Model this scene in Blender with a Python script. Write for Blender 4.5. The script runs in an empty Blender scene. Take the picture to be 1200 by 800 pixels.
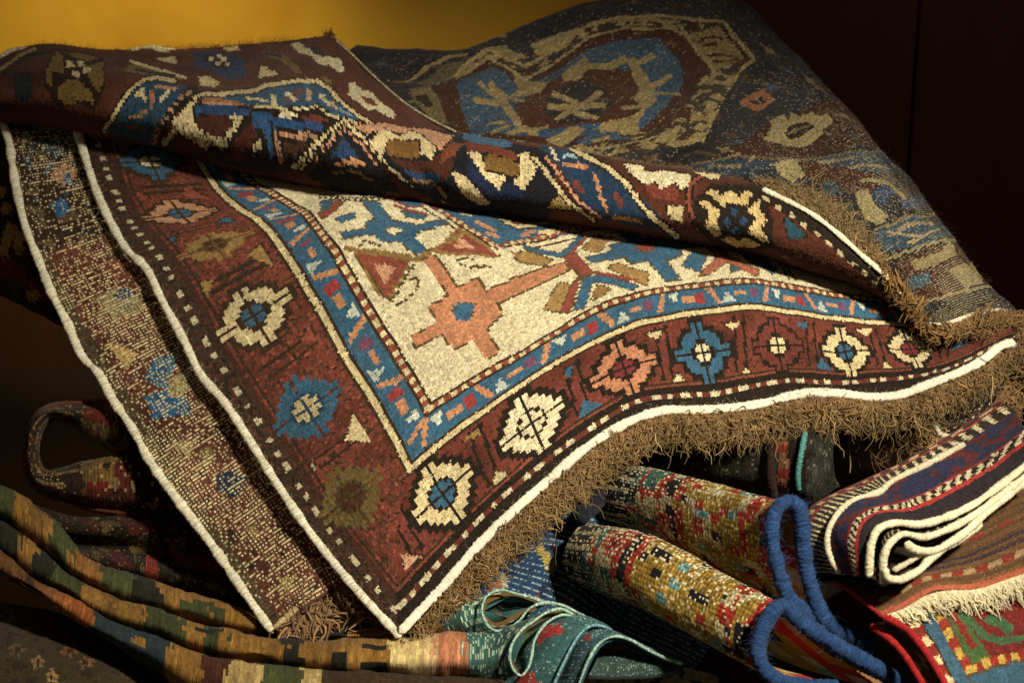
import bpy, math, random
import numpy as np

# ------------------------------------------------------------------ camera, light, exposure
SC = bpy.context.scene
COL = SC.collection
rng = np.random.default_rng(7)
random.seed(7)

PITCH = math.radians(20.0)
LENS, SENSOR = 70.0, 36.0
CAM = np.array([0.0, -2.30, 1.25])
FWD = np.array([0.0, math.cos(PITCH), -math.sin(PITCH)])
UPV = np.array([0.0, math.sin(PITCH), math.cos(PITCH)])
RGT = np.array([1.0, 0.0, 0.0])
KPX = SENSOR / LENS / 1200.0            # metres per photo pixel at one metre

cam_d = bpy.data.cameras.new('camera')
cam_d.lens, cam_d.sensor_width = LENS, SENSOR
cam_d.dof.use_dof, cam_d.dof.focus_distance, cam_d.dof.aperture_fstop = True, 2.36, 7.1
cam_d.clip_start, cam_d.clip_end = 0.05, 60.0
cam = bpy.data.objects.new('camera', cam_d)
COL.objects.link(cam)
cam.location = CAM
cam.rotation_euler = (math.pi / 2 - PITCH, 0, 0)
SC.camera = cam

world = bpy.data.worlds.new('World')
SC.world = world
world.use_nodes = True
bg = world.node_tree.nodes['Background']
bg.inputs[0].default_value = (1.0, 0.80, 0.55, 1)
bg.inputs[1].default_value = 0.085

SC.view_settings.view_transform = 'Standard'
SC.view_settings.look = 'None'
SC.view_settings.gamma = 1.0
SC.view_settings.exposure = 0.0


def at(p):
    """photo measurement (x, y, metres along the lens axis) -> point in the room"""
    p = np.asarray(p, float)
    d = p[..., 2]
    x = (p[..., 0] - 600.0) * KPX * d
    y = (400.0 - p[..., 1]) * KPX * d
    return CAM + x[..., None] * RGT + y[..., None] * UPV + d[..., None] * FWD


def measure(w):
    q = np.asarray(w) - CAM
    d = q @ FWD
    return np.stack([q @ RGT / (d * KPX) + 600.0, 400.0 - q @ UPV / (d * KPX)], -1)


def lamp(kind, name, loc, target, energy, color, **kw):
    ld = bpy.data.lights.new(name, kind)
    ld.energy, ld.color = energy, color
    for k, v in kw.items():
        setattr(ld, k, v)
    o = bpy.data.objects.new(name, ld)
    COL.objects.link(o)
    o.location = loc
    from mathutils import Vector
    o.rotation_euler = (Vector(target) - Vector(loc)).to_track_quat('-Z', 'Y').to_euler()
    return o


# a ceiling spot above and to the right of the pile, and an added unseen light to brighten the ochre wall
lamp('SPOT', 'ceiling_spot', (1.25, -1.75, 2.25), (0.14, -0.17, 0.435), 475.0, (1.0, 0.90, 0.70),
     spot_size=math.radians(38), spot_blend=0.95, shadow_soft_size=0.11)
lamp('SPOT', 'added_wall_light', (-0.62, 0.42, 1.55), (-0.60, 0.92, 0.70), 64.0, (1.0, 0.85, 0.50),
     spot_size=math.radians(46), spot_blend=0.9, shadow_soft_size=0.08)


# ------------------------------------------------------------------ colours and materials
def lin(h, k=1.0):
    h = h.lstrip('#')
    c = np.array([int(h[i:i + 2], 16) / 255.0 for i in (0, 2, 4)])
    c = np.where(c <= 0.04045, c / 12.92, ((c + 0.055) / 1.055) ** 2.4)
    return c * k


IVORY, CREAM, TAN, OLIVE = lin('E0D4AE'), lin('DAC896'), lin('A58248'), lin('6E5B2E')
RED, RUST, MAROON = lin('75342B'), lin('8F4436'), lin('4A241C')
BROWN, BLACK, KHAKI = lin('3A281B'), lin('1E1815'), lin('7F6C42')
BLUE, SKY, NAVY, TEAL = lin('2C6488'), lin('5E9DB5'), lin('1A273A'), lin('3A6A68')
ORANGE, PINK, GOLD = lin('C4805C'), lin('CC9474'), lin('C09A3E')
CRIMSON, GREEN, WOOL = lin('A8282A'), lin('46502E'), lin('8C6E45')
MATS = {}


def fabric(name, scale=700.0, bump=0.35, dist=0.0012, lo=0.68, hi=1.22, sheen=0.06, rough=0.95):
    if name in MATS:
        return MATS[name]
    m = bpy.data.materials.new(name)
    m.use_nodes = True
    nt = m.node_tree
    b = nt.nodes['Principled BSDF']
    a = nt.nodes.new('ShaderNodeAttribute')
    a.attribute_name = 'dye'
    tc = nt.nodes.new('ShaderNodeTexCoord')
    n = nt.nodes.new('ShaderNodeTexNoise')
    n.inputs['Scale'].default_value = scale
    n.inputs['Detail'].default_value = 3.0
    n2 = nt.nodes.new('ShaderNodeTexNoise')
    n2.inputs['Scale'].default_value = 11.0
    n2.inputs['Detail'].default_value = 4.0
    r = nt.nodes.new('ShaderNodeMapRange')
    r.inputs[1].default_value, r.inputs[2].default_value = 0.28, 0.72
    r.inputs[3].default_value, r.inputs[4].default_value = lo, hi
    r2 = nt.nodes.new('ShaderNodeMapRange')
    r2.inputs[1].default_value, r2.inputs[2].default_value = 0.3, 0.7
    r2.inputs[3].default_value, r2.inputs[4].default_value = 0.86, 1.12
    mm = nt.nodes.new('ShaderNodeMath')
    mm.operation = 'MULTIPLY'
    mx = nt.nodes.new('ShaderNodeVectorMath')
    mx.operation = 'SCALE'
    bp = nt.nodes.new('ShaderNodeBump')
    bp.inputs['Strength'].default_value = bump
    bp.inputs['Distance'].default_value = dist
    L = nt.links.new
    L(tc.outputs['Object'], n.inputs['Vector'])
    L(tc.outputs['Object'], n2.inputs['Vector'])
    L(n.outputs['Fac'], r.inputs[0])
    L(n2.outputs['Fac'], r2.inputs[0])
    L(r.outputs[0], mm.inputs[0])
    L(r2.outputs[0], mm.inputs[1])
    L(a.outputs['Color'], mx.inputs[0])
    L(mm.outputs[0], mx.inputs['Scale'])
    L(mx.outputs[0], b.inputs['Base Color'])
    L(n.outputs['Fac'], bp.inputs['Height'])
    L(bp.outputs[0], b.inputs['Normal'])
    b.inputs['Roughness'].default_value = rough
    b.inputs['Specular IOR Level'].default_value = 0.12
    b.inputs['Sheen Weight'].default_value = sheen
    b.inputs['Sheen Roughness'].default_value = 0.5
    MATS[name] = m
    return m


PILE = fabric('knotted_pile', 620, 0.55, 0.0020)
WEAVE = fabric('flat_weave', 800, 0.40, 0.0010, sheen=0.05)
CORD = fabric('wrapped_wool', 900, 0.45, 0.0012, 0.74, 1.18)
FRINGE = fabric('fringe_yarn', 500, 0.2, 0.0006, 0.75, 1.2, sheen=0.1)


# ------------------------------------------------------------------ mesh helpers
def thing(name, label, cat, p, group=None):
    o = bpy.data.objects.new(name, None)
    COL.objects.link(o)
    o.empty_display_size = 0.05
    o.location = at(p)
    o['label'], o['category'] = label, cat
    if group:
        o['group'] = group
    return o


def mk(name, V, F, C, mat, parent=None, smooth=True, kind=None):
    V = np.asarray(V, np.float32).reshape(-1, 3)
    F = np.asarray(F, np.int32).reshape(-1, 4)
    if parent is not None:
        V = V - np.array(parent.location, np.float32)
    me = bpy.data.meshes.new(name)
    me.vertices.add(len(V))
    me.vertices.foreach_set('co', V.ravel())
    n = len(F)
    me.loops.add(n * 4)
    me.loops.foreach_set('vertex_index', F.ravel())
    me.polygons.add(n)
    me.polygons.foreach_set('loop_start', np.arange(0, n * 4, 4, dtype=np.int32))
    me.polygons.foreach_set('use_smooth', np.full(n, smooth, bool))
    me.update(calc_edges=True)
    if C is not None:
        C = np.asarray(C, np.float32)
        at_ = me.attributes.new('dye', 'FLOAT_COLOR', 'FACE')
        rgba = np.ones((n, 4), np.float32)
        rgba[:, :3] = C
        at_.data.foreach_set('color', rgba.ravel())
    me.materials.append(mat)
    o = bpy.data.objects.new(name, me)
    COL.objects.link(o)
    if parent is not None:
        o.parent = parent
    if kind:
        o['kind'] = kind
    return o


def hermite(X, Y, q):
    """smooth curve through Y at X (non-uniform Catmull-Rom)"""
    X = np.asarray(X, float)
    Y = np.asarray(Y, float)
    h = np.diff(X)
    sl = np.diff(Y, axis=0) / h.reshape(-1, *([1] * (Y.ndim - 1)))
    m = np.empty_like(Y)
    m[0], m[-1] = sl[0], sl[-1]
    for i in range(1, len(X) - 1):
        w = h[i - 1] + h[i]
        m[i] = (sl[i - 1] * h[i] + sl[i] * h[i - 1]) / w
    i = np.clip(np.searchsorted(X, q, side='right') - 1, 0, len(X) - 2)
    sh = (-1,) + (1,) * (Y.ndim - 1)
    hh = h[i].reshape(sh)
    t = ((q - X[i]) / h[i]).reshape(sh)
    return ((2 * t**3 - 3 * t**2 + 1) * Y[i] + (t**3 - 2 * t**2 + t) * hh * m[i]
            + (-2 * t**3 + 3 * t**2) * Y[i + 1] + (t**3 - t**2) * hh * m[i + 1])


def curve(pts, n, world=False):
    W = np.asarray(pts, float) if world else at(pts)
    d = np.r_[0, np.cumsum(np.linalg.norm(np.diff(W, axis=0), axis=1))]
    fine = hermite(d, W, np.linspace(0, d[-1], max(200, n)))
    e = np.r_[0, np.cumsum(np.linalg.norm(np.diff(fine, axis=0), axis=1))]
    q = np.linspace(0, e[-1], n)
    return np.stack([np.interp(q, e, fine[:, k]) for k in range(3)], -1)


def loft(rows, nu, nv, even=True):
    """rows: lists of measured points across; returns a grid of 2nu+1 by 2nv+1 points"""
    n, m = 2 * nu + 1, 2 * nv + 1
    if even:
        R = np.stack([curve(r, m) for r in rows])
    else:
        R = np.stack([hermite(np.arange(len(r)), at(r), np.linspace(0, len(r) - 1, m)) for r in rows])
    s = np.r_[0, np.cumsum(np.linalg.norm(np.diff(R, axis=0), axis=2).mean(1))]
    return hermite(s, R, np.linspace(0, s[-1], n))


def smooth_noise(nu, nv, cell, amp):
    a, b = max(2, int(nu / cell) + 2), max(2, int(nv / cell) + 2)
    g = rng.normal(0, amp, (a, b))
    x = np.linspace(0, a - 1.001, nu)
    y = np.linspace(0, b - 1.001, nv)
    i, j = x.astype(int), y.astype(int)
    fx, fy = x - i, y - j
    fx, fy = fx * fx * (3 - 2 * fx), fy * fy * (3 - 2 * fy)
    fx, fy = fx[:, None], fy[None, :]
    return (g[i][:, j] * (1 - fx) * (1 - fy) + g[i + 1][:, j] * fx * (1 - fy)
            + g[i][:, j + 1] * (1 - fx) * fy + g[i + 1][:, j + 1] * fx * fy)


def inside(P, poly):
    x, y = P[..., 0], P[..., 1]
    r = np.zeros(x.shape, bool)
    q = len(poly)
    for k in range(q):
        x0, y0 = poly[k]
        x1, y1 = poly[(k + 1) % q]
        if y0 == y1:
            continue
        c = ((y0 > y) != (y1 > y)) & (x < (x1 - x0) * (y - y0) / (y1 - y0) + x0)
        r ^= c
    return r


def to_line(P, pts):
    best = np.full(P.shape[:-1], 1e9)
    along = np.zeros(P.shape[:-1])
    acc = 0.0
    for a, b in zip(pts[:-1], pts[1:]):
        a, b = np.array(a, float), np.array(b, float)
        v = b - a
        L = math.hypot(*v)
        t = np.clip(((P - a) @ v) / (L * L), 0, 1)
        d = np.linalg.norm(P - a - t[..., None] * v, axis=-1)
        c = d < best
        best = np.where(c, d, best)
        along = np.where(c, acc + t * L, along)
        acc += L
    return best, along


class Cloth:
    """a woven sheet: a grid of knots, each knot two by two faces, with one dye per knot"""

    def __init__(s, G, base, shift=0.0):
        s.G = G
        s.nu, s.nv = (G.shape[0] - 1) // 2, (G.shape[1] - 1) // 2
        s.P = measure(G[1::2, 1::2])
        s.c = np.empty((s.nu, s.nv, 3))
        s.c[:] = base
        s.I, s.J = np.meshgrid(np.arange(s.nu), np.arange(s.nv), indexing='ij')

    def poly(s, pts, c, edge=None, w=3.0, mask=None):
        if edge is not None:
            s.line(list(pts) + [pts[0]], edge, w * 2, mask=mask)
        m = inside(s.P, pts)
        if mask is not None:
            m &= mask
        s.c[m] = c

    def line(s, pts, c, w, dash=None, mask=None):
        d, a = to_line(s.P, pts)
        m = d < w / 2
        if mask is not None:
            m &= mask
        if dash:
            m &= (a % dash[0]) < dash[1]
        s.c[m] = c

    def knot_at(s, p):
        d = ((s.P - np.array(p, float)) ** 2).sum(-1)
        return np.unravel_index(np.argmin(d), d.shape)

    def rosette(s, p, ri, rj, ring, heart, dark, mid=None):
        i0, j0 = s.knot_at(p)
        x = np.abs((s.I - i0) / ri * 7.0)
        y = np.abs((s.J - j0) / rj * 7.0)
        i = np.floor(x + 0.62).astype(int)
        j = np.floor(y + 0.62).astype(int)
        T = np.zeros((12, 12), int)
        for a, b0, b1 in ((1, 4, 7), (2, 3, 5), (3, 2, 5), (4, 1, 4), (5, 1, 3), (6, 1, 1), (7, 1, 1)):
            T[a, b0:b1 + 1] = 1
            T[b0:b1 + 1, a] = 1
        for a, b in ((1, 1), (1, 2), (2, 1)):
            T[a, b] = 2
        T[2, 2] = 3
        D = np.zeros_like(T)
        for da in (-1, 0, 1):
            for db in (-1, 0, 1):
                D |= np.roll(np.roll(T > 0, da, 0), db, 1).astype(int)
        T[(T == 0) & (D > 0)] = 3
        T[0, 1:8] = 3
        T[1:8, 0] = 3
        T[0, 0] = 3
        k = T[np.minimum(i, 11), np.minimum(j, 11)]
        s.c[k == 1] = ring
        s.c[k == 2] = heart
        if dark is not None:
            s.c[k == 3] = dark
        else:
            s.c[(k == 3) & (i + j < 5)] = ring * 0.45

    def build(s, name, parent, mat, relief=0.0009, vary=0.13, blur=0.32, weft=None, warp=None,
              thick=0.006, wave=0.0012, cell=40, face=1, rib=0.0, spread=0.10, fuzz=0.3, gap=None, streaks=0, heather=0.22):
        G = s.G
        n, m = G.shape[:2]
        du = np.gradient(G, axis=0)
        dv = np.gradient(G, axis=1)
        N = np.cross(du, dv)
        N /= np.linalg.norm(N, axis=-1, keepdims=True) + 1e-12
        dd = (G - CAM) @ FWD
        near = np.exp(-(dd - dd.min(axis=(0 if face == 2 else 1), keepdims=True)) / 0.008)
        if ((N * (CAM - G)).sum(-1) * near).mean() < 0:
            N = -N
            flip = True
        else:
            flip = False
        i, j = np.meshgrid(np.arange(n), np.arange(m), indexing='ij')
        h = relief * (0.55 * (i % 2) + 0.45 * (j % 2)) + rib * (i % 2)
        h = h + rng.normal(0, relief * fuzz, (n, m))
        h = h + smooth_noise(n, m, cell, wave) + smooth_noise(n, m, cell / 4, wave * 0.3)
        V = G + N * h[..., None]
        # small sideways wander of the rows
        wu = smooth_noise(n, m, 14, 0.0006)
        wv = smooth_noise(n, m, 14, 0.0006)
        V[1:-1, 1:-1] += (du / (np.linalg.norm(du, axis=-1, keepdims=True) + 1e-9) * wu[..., None]
                          + dv / (np.linalg.norm(dv, axis=-1, keepdims=True) + 1e-9) * wv[..., None])[1:-1, 1:-1]
        idx = np.arange(n * m).reshape(n, m)
        F = np.stack([idx[:-1, :-1], idx[1:, :-1], idx[1:, 1:], idx[:-1, 1:]], -1).reshape(-1, 4)
        if flip:
            F = F[:, ::-1]
        a, b = np.meshgrid(np.arange(n - 1), np.arange(m - 1), indexing='ij')
        ki = np.clip(np.floor((a + 0.5) / 2 + rng.uniform(-blur, blur, a.shape)), 0, s.nu - 1).astype(int)
        kj = np.clip(np.floor((b + 0.5) / 2 + rng.uniform(-blur, blur, a.shape)), 0, s.nv - 1).astype(int)
        tone = np.exp(rng.normal(0, vary, (s.nu, s.nv))) * np.exp(rng.normal(0, 0.05, (s.nu, 1)))
        C = s.c[ki, kj] * tone[ki, kj][..., None]
        C = C * (1 + rng.normal(0, spread, a.shape))[..., None]
        C = C * (1 + rng.normal(0, 0.03, a.shape + (3,)))
        hm = (rng.random(a.shape) ** 1.5 * heather * 1.6 + heather * 0.2)[..., None]
        lum = (C @ np.array([0.3, 0.55, 0.15]))[..., None] * np.array([1.10, 1.0, 0.78])
        C = C * (1 - hm) + (0.6 * lum + 0.4 * lin('5E4E38')) * hm
        if gap is not None:                        # bare foundation showing between the knots
            k = (a % 2 == 1) & (b % 2 == 1) & (rng.random(a.shape) < gap[1])
            C[k] = np.minimum(C[k] * 0.7, gap[0])
        if weft is not None:                       # (dye, share of light specks, darkness between)
            wc, share, dk = weft[:3]
            k = (a % 2 == 1)
            if len(weft) > 3:
                k = k & weft[3][np.clip(a // 2, 0, s.nu - 1), np.clip(b // 2, 0, s.nv - 1)]
            C[k] *= dk
            if isinstance(share, np.ndarray):
                share = share[np.clip(a // 2, 0, s.nu - 1), np.clip(b // 2, 0, s.nv - 1)]
            pr = share * np.clip(1 + 0.9 * smooth_noise(n - 1, m - 1, 30, 0.6), 0.1, 2.2)
            light = k & (rng.random(a.shape) < np.where(b % 2 == 0, pr, pr * 0.3))
            if streaks:
                for q in range(streaks):
                    r_, c_, l_ = rng.integers(0, (n - 2) // 2) * 2 + 1, rng.integers(0, m - 8), rng.integers(8, 46)
                    light[r_, c_:c_ + l_] |= rng.random(len(light[r_, c_:c_ + l_])) < 0.55
            C[light] = wc * np.exp(rng.normal(0, 0.3, light.sum()))[:, None]
        if warp is not None:
            wc, share, dk = warp[:3]
            per = warp[3] if len(warp) > 3 else 2
            k = (b % 2 == 1)
            C[k] *= dk
            light = (b % per == 1) & (rng.random(a.shape) < share * np.clip(1 + 0.9 * smooth_noise(n - 1, m - 1, 24, 0.6), 0.1, 2.2))
            C[light] = wc * np.exp(rng.normal(0, 0.25, light.sum()))[:, None]
        C = np.clip(C, 0.001, 0.85).reshape(-1, 3)
        # turned edges and the underside
        ring = np.concatenate([idx[0, :], idx[1:, -1], idx[-1, -2::-1], idx[-2:0:-1, 0]])
        low = V - N * thick
        Vr = low.reshape(-1, 3)[ring]
        q = len(ring)
        o = n * m
        r0 = np.arange(q)
        Fr = np.stack([ring, ring[(r0 + 1) % q], o + (r0 + 1) % q, o + r0], -1)
        if flip:
            Fr = Fr[:, ::-1]
        si = np.unique(np.r_[np.arange(0, n, 8), n - 1])
        sj = np.unique(np.r_[np.arange(0, m, 8), m - 1])
        Vb = low[np.ix_(si, sj)]
        ib = np.arange(len(si) * len(sj)).reshape(len(si), len(sj)) + o + q
        Fb = np.stack([ib[:-1, :-1], ib[:-1, 1:], ib[1:, 1:], ib[1:, :-1]], -1).reshape(-1, 4)
        Cr = np.tile(s.c.mean((0, 1)) * 0.8, (len(Fr), 1))
        fi, fj = np.meshgrid(si[:-1] // 2, sj[:-1] // 2, indexing='ij')
        Cb = s.c[np.clip(fi, 0, s.nu - 1), np.clip(fj, 0, s.nv - 1)].reshape(-1, 3)
        return mk(name, np.concatenate([V.reshape(-1, 3), Vr, Vb.reshape(-1, 3)]),
                  np.concatenate([F, Fr, Fb]), np.concatenate([C, Cr, Cb]), mat, parent)


def frames(P):
    T = np.gradient(P, axis=0)
    T /= np.linalg.norm(T, axis=1, keepdims=True) + 1e-12
    A = np.empty_like(P)
    ref = np.array([0.2, -0.8, 0.55])
    for i in range(len(P)):
        r = ref - T[i] * (ref @ T[i])
        if np.linalg.norm(r) < 1e-3:
            r = np.cross(T[i], [1, 0, 0])
        r /= np.linalg.norm(r)
        A[i] = r
        ref = r
    return T, A, np.cross(T, A)


def cord(name, pts, r, dye, parent, mat=None, flat=1.0, wraps=0.0045, amp=0.16, sides=12, tone=0.10, lump=0.08, slant=2.0,
         world=False, step=0.0014):
    """a wrapped edge cord: r in metres, ridges of yarn wound round it"""
    W0 = curve(pts, 300, world)
    L = np.linalg.norm(np.diff(W0, axis=0), axis=1).sum()
    n = max(12, int(L / step))
    P = curve(pts, n, world)
    T, A, B = frames(P)
    s = np.linspace(0, L, n)
    th = np.linspace(0, 2 * math.pi, sides, endpoint=False)
    ph = s[:, None] / wraps * 2 * math.pi + slant * th[None, :]
    wander = np.interp(s, np.linspace(0, L, max(3, int(L / 0.02))), rng.normal(0, 1.2, max(3, int(L / 0.02))))
    R = r * (1 + amp * np.sin(ph + wander[:, None])) * (1 + lump * np.interp(s, np.linspace(0, L, max(3, int(L / 0.012))), rng.normal(0, 1, max(3, int(L / 0.012)))))[:, None]
    R *= 1 + rng.normal(0, 0.075, R.shape)
    taper = np.minimum(1, np.minimum(s, L - s) / (r * 0.8) + 0.15)
    R *= taper[:, None]
    V = P[:, None] + A[:, None] * (R * np.sin(th))[..., None] * flat + B[:, None] * (R * np.cos(th))[..., None]
    idx = np.arange(n * sides).reshape(n, sides)
    nx = np.roll(idx, -1, 1)
    F = np.stack([idx[:-1], idx[1:], nx[1:], nx[:-1]], -1).reshape(-1, 4)
    shade = np.exp(rng.normal(0, tone, (n - 1, 1))) * np.exp(rng.normal(0, tone, (n - 1, sides)))
    C = (np.asarray(dye)[None, None] * shade[..., None]).reshape(-1, 3)
    return mk(name, V.reshape(-1, 3), F, np.clip(C, 0.001, 0.85), mat or CORD, parent)


def fringe(name, pts, dirs, count, length, parent, dye=WOOL, r=0.0010, curl=0.006, droop=0.010, seg=12, clump=0.010, spread=0.35,
           lift=0.004, vary=0.3, toward=0.0, layers=1):
    """loose warp ends: pts = edge, dirs = photo-plane direction (x, y) at a few stations, length in metres"""
    P = curve(pts, 600)
    dirs = np.asarray(dirs, float)
    t = rng.random(count)
    nclump = max(4, int(count / 6))
    cl = rng.random(nclump)
    pick = rng.integers(0, nclump, count)
    t = np.clip(0.35 * t + 0.65 * (cl[pick] + rng.normal(0, 0.006, count)), 0, 1)
    k = t * 599
    R0 = np.stack([np.interp(k, np.arange(600), P[:, c]) for c in range(3)], -1)
    dx = np.interp(t, np.linspace(0, 1, len(dirs)), dirs[:, 0])
    dy = np.interp(t, np.linspace(0, 1, len(dirs)), dirs[:, 1])
    cdir = rng.normal(0, spread, (nclump, 2))
    dx = dx + cdir[pick, 0] + rng.normal(0, spread * 0.35, count)
    dy = dy + cdir[pick, 1] * 0.6 + rng.normal(0, spread * 0.25, count)
    D = dx[:, None] * RGT - dy[:, None] * UPV
    D /= np.linalg.norm(D, axis=1, keepdims=True)
    D = D + FWD * (rng.normal(-toward, 0.22, count))[:, None]
    Ln = length if np.isscalar(length) else np.interp(t, np.linspace(0, 1, len(length)), length)
    Ln = Ln * np.exp(rng.normal(0, 0.28, count)) * np.exp(rng.normal(0, 0.15, nclump))[pick]
    u = np.linspace(0, 1, seg)
    S1 = np.cross(D, FWD)
    S1 /= np.linalg.norm(S1, axis=1, keepdims=True)
    fr = rng.uniform(0.7, 2.8, count)
    p1, p2 = rng.uniform(0, 6.28, (2, count))
    am = curl * np.exp(rng.normal(0, 0.4, count))
    Q = (R0[:, None] + D[:, None] * (Ln[:, None] * u)[..., None]
         + S1[:, None] * (am[:, None] * (np.sin(fr[:, None] * u * 6.28 + p1[:, None]) - np.sin(p1)[:, None]) * (0.3 + u))[..., None]
         - FWD[None, None] * (lift * rng.random(count)[:, None] * np.sin(u * math.pi)[None] + am[:, None] * 0.7 * (np.sin(fr[:, None] * u * 5.1 + p2[:, None]) - np.sin(p2)[:, None]) * u)[..., None]
         + np.array([0, 0, -1.0]) * (droop * u**2 * np.exp(rng.normal(0, 0.3, (count, 1))))[..., None])
    T = np.gradient(Q, axis=1)
    T /= np.linalg.norm(T, axis=2, keepdims=True) + 1e-9
    A = np.cross(T, FWD)
    A /= np.linalg.norm(A, axis=2, keepdims=True) + 1e-9
    B = np.cross(T, A)
    sides = 4
    rr = r * np.exp(rng.normal(0, 0.22, count))[:, None] * (1.0 - 0.55 * u**3)[None]
    V = np.stack([Q + rr[..., None] * (A * math.cos(x) + B * math.sin(x)) for x in np.arange(sides) * 2 * math.pi / sides], 2)
    idx = np.arange(count * seg * sides).reshape(count, seg, sides)
    nx = np.roll(idx, -1, 2)
    F = np.stack([idx[:, :-1], idx[:, 1:], nx[:, 1:], nx[:, :-1]], -1).reshape(-1, 4)
    tone = np.exp(rng.normal(0, vary, count))
    C = np.broadcast_to((np.asarray(dye) * tone[:, None])[:, None, None], (count, seg - 1, sides, 3)).reshape(-1, 3)
    return mk(name, V.reshape(-1, 3), F, np.clip(C, 0.001, 0.8), FRINGE, parent, kind='stuff')


def tps(ctrl, vals, q, lam=0.02):
    ctrl, vals = np.asarray(ctrl, float), np.asarray(vals, float)
    sc = 20.0

    def ker(d):
        return np.where(d > 1e-9, d * d * np.log(d + 1e-12), 0.0)
    A = ctrl / sc
    n = len(A)
    K = ker(np.linalg.norm(A[:, None] - A[None], axis=-1)) + lam * np.eye(n)
    Pm = np.c_[np.ones(n), A]
    M = np.zeros((n + 3, n + 3))
    M[:n, :n], M[:n, n:], M[n:, :n] = K, Pm, Pm.T
    W = np.linalg.solve(M, np.r_[vals, np.zeros((3, vals.shape[1]))])
    sh = q.shape[:-1]
    qf = q.reshape(-1, 2) / sc
    out = np.empty((len(qf), vals.shape[1]))
    for k in range(0, len(qf), 40000):
        b = qf[k:k + 40000]
        out[k:k + 40000] = ker(np.linalg.norm(b[:, None] - A[None], axis=-1)) @ W[:n] + np.c_[np.ones(len(b)), b] @ W[n:]
    return out.reshape(*sh, vals.shape[1])


# ------------------------------------------------------------------ the setting
def plaster():
    m = bpy.data.materials.new('ochre_plaster')
    m.use_nodes = True
    nt = m.node_tree
    b = nt.nodes['Principled BSDF']
    tc = nt.nodes.new('ShaderNodeTexCoord')
    n = nt.nodes.new('ShaderNodeTexNoise')
    n.inputs['Scale'].default_value, n.inputs['Detail'].default_value, n.inputs['Distortion'].default_value = 4.0, 9.0, 0.5
    cr = nt.nodes.new('ShaderNodeValToRGB')
    cr.color_ramp.elements[0].position, cr.color_ramp.elements[1].position = 0.3, 0.72
    cr.color_ramp.elements[0].color = (0.47, 0.225, 0.006, 1)
    cr.color_ramp.elements[1].color = (0.60, 0.34, 0.022, 1)
    bp = nt.nodes.new('ShaderNodeBump')
    bp.inputs['Strength'].default_value, bp.inputs['Distance'].default_value = 0.25, 0.004
    nt.links.new(tc.outputs['Object'], n.inputs['Vector'])
    nt.links.new(n.outputs['Fac'], cr.inputs['Fac'])
    nt.links.new(cr.outputs['Color'], b.inputs['Base Color'])
    nt.links.new(n.outputs['Fac'], bp.inputs['Height'])
    nt.links.new(bp.outputs[0], b.inputs['Normal'])
    b.inputs['Roughness'].default_value = 0.6
    return m


def wood(name, c0, c1):
    m = bpy.data.materials.new(name)
    m.use_nodes = True
    nt = m.node_tree
    b = nt.nodes['Principled BSDF']
    tc = nt.nodes.new('ShaderNodeTexCoord')
    mp = nt.nodes.new('ShaderNodeMapping')
    mp.inputs['Scale'].default_value = (14, 14, 1.2)
    n = nt.nodes.new('ShaderNodeTexNoise')
    n.inputs['Scale'].default_value, n.inputs['Detail'].default_value = 3.0, 6.0
    cr = nt.nodes.new('ShaderNodeValToRGB')
    cr.color_ramp.elements[0].color, cr.color_ramp.elements[1].color = (*c0, 1), (*c1, 1)
    L = nt.links.new
    L(tc.outputs['Object'], mp.inputs['Vector'])
    L(mp.outputs[0], n.inputs['Vector'])
    L(n.outputs['Fac'], cr.inputs['Fac'])
    L(cr.outputs['Color'], b.inputs['Base Color'])
    b.inputs['Roughness'].default_value = 0.55
    return m


def box(lo, hi):
    x0, y0, z0 = lo
    x1, y1, z1 = hi
    V = [(x0, y0, z0), (x1, y0, z0), (x1, y1, z0), (x0, y1, z0), (x0, y0, z1), (x1, y0, z1), (x1, y1, z1), (x0, y1, z1)]
    F = [(3, 2, 1, 0), (4, 5, 6, 7), (0, 1, 5, 4), (1, 2, 6, 5), (2, 3, 7, 6), (3, 0, 4, 7)]
    return V, F


def slab(name, lo, hi, mat, parent=None, kind=None, bev=0.004):
    V, F = box(lo, hi)
    o = mk(name, V, F, None, mat, parent, smooth=False, kind=kind)
    b = o.modifiers.new('bevel', 'BEVEL')
    b.width, b.segments = bev, 2
    return o


WALL_Y = 0.92
slab('wall', (-2.2, WALL_Y, -0.1), (0.16, WALL_Y + 0.12, 2.6), plaster(), kind='structure')
slab('wall_shade_slab', (-2.2, WALL_Y - 0.03, -0.1), (0.158, WALL_Y - 0.002, 0.50), wood('wall_shade_brown', (0.070, 0.026, 0.009), (0.12, 0.045, 0.015)), kind='structure')  # added slab, its dark brown paints in the shade on the lower wall
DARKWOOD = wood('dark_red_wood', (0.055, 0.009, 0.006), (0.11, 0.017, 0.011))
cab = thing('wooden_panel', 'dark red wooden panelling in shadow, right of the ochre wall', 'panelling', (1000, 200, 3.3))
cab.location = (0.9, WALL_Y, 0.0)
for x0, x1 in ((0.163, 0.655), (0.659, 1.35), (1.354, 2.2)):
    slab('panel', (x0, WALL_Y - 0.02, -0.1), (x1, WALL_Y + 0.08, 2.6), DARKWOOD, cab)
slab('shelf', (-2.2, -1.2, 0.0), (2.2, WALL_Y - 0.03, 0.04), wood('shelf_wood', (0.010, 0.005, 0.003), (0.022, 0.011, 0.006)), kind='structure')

# ------------------------------------------------------------------ the patterned rug on top
rug = thing('patterned_rug', 'large red-brown rug with ivory field and blue stripe, folded over atop the pile', 'rug', (600, 500, 2.5))

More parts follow.
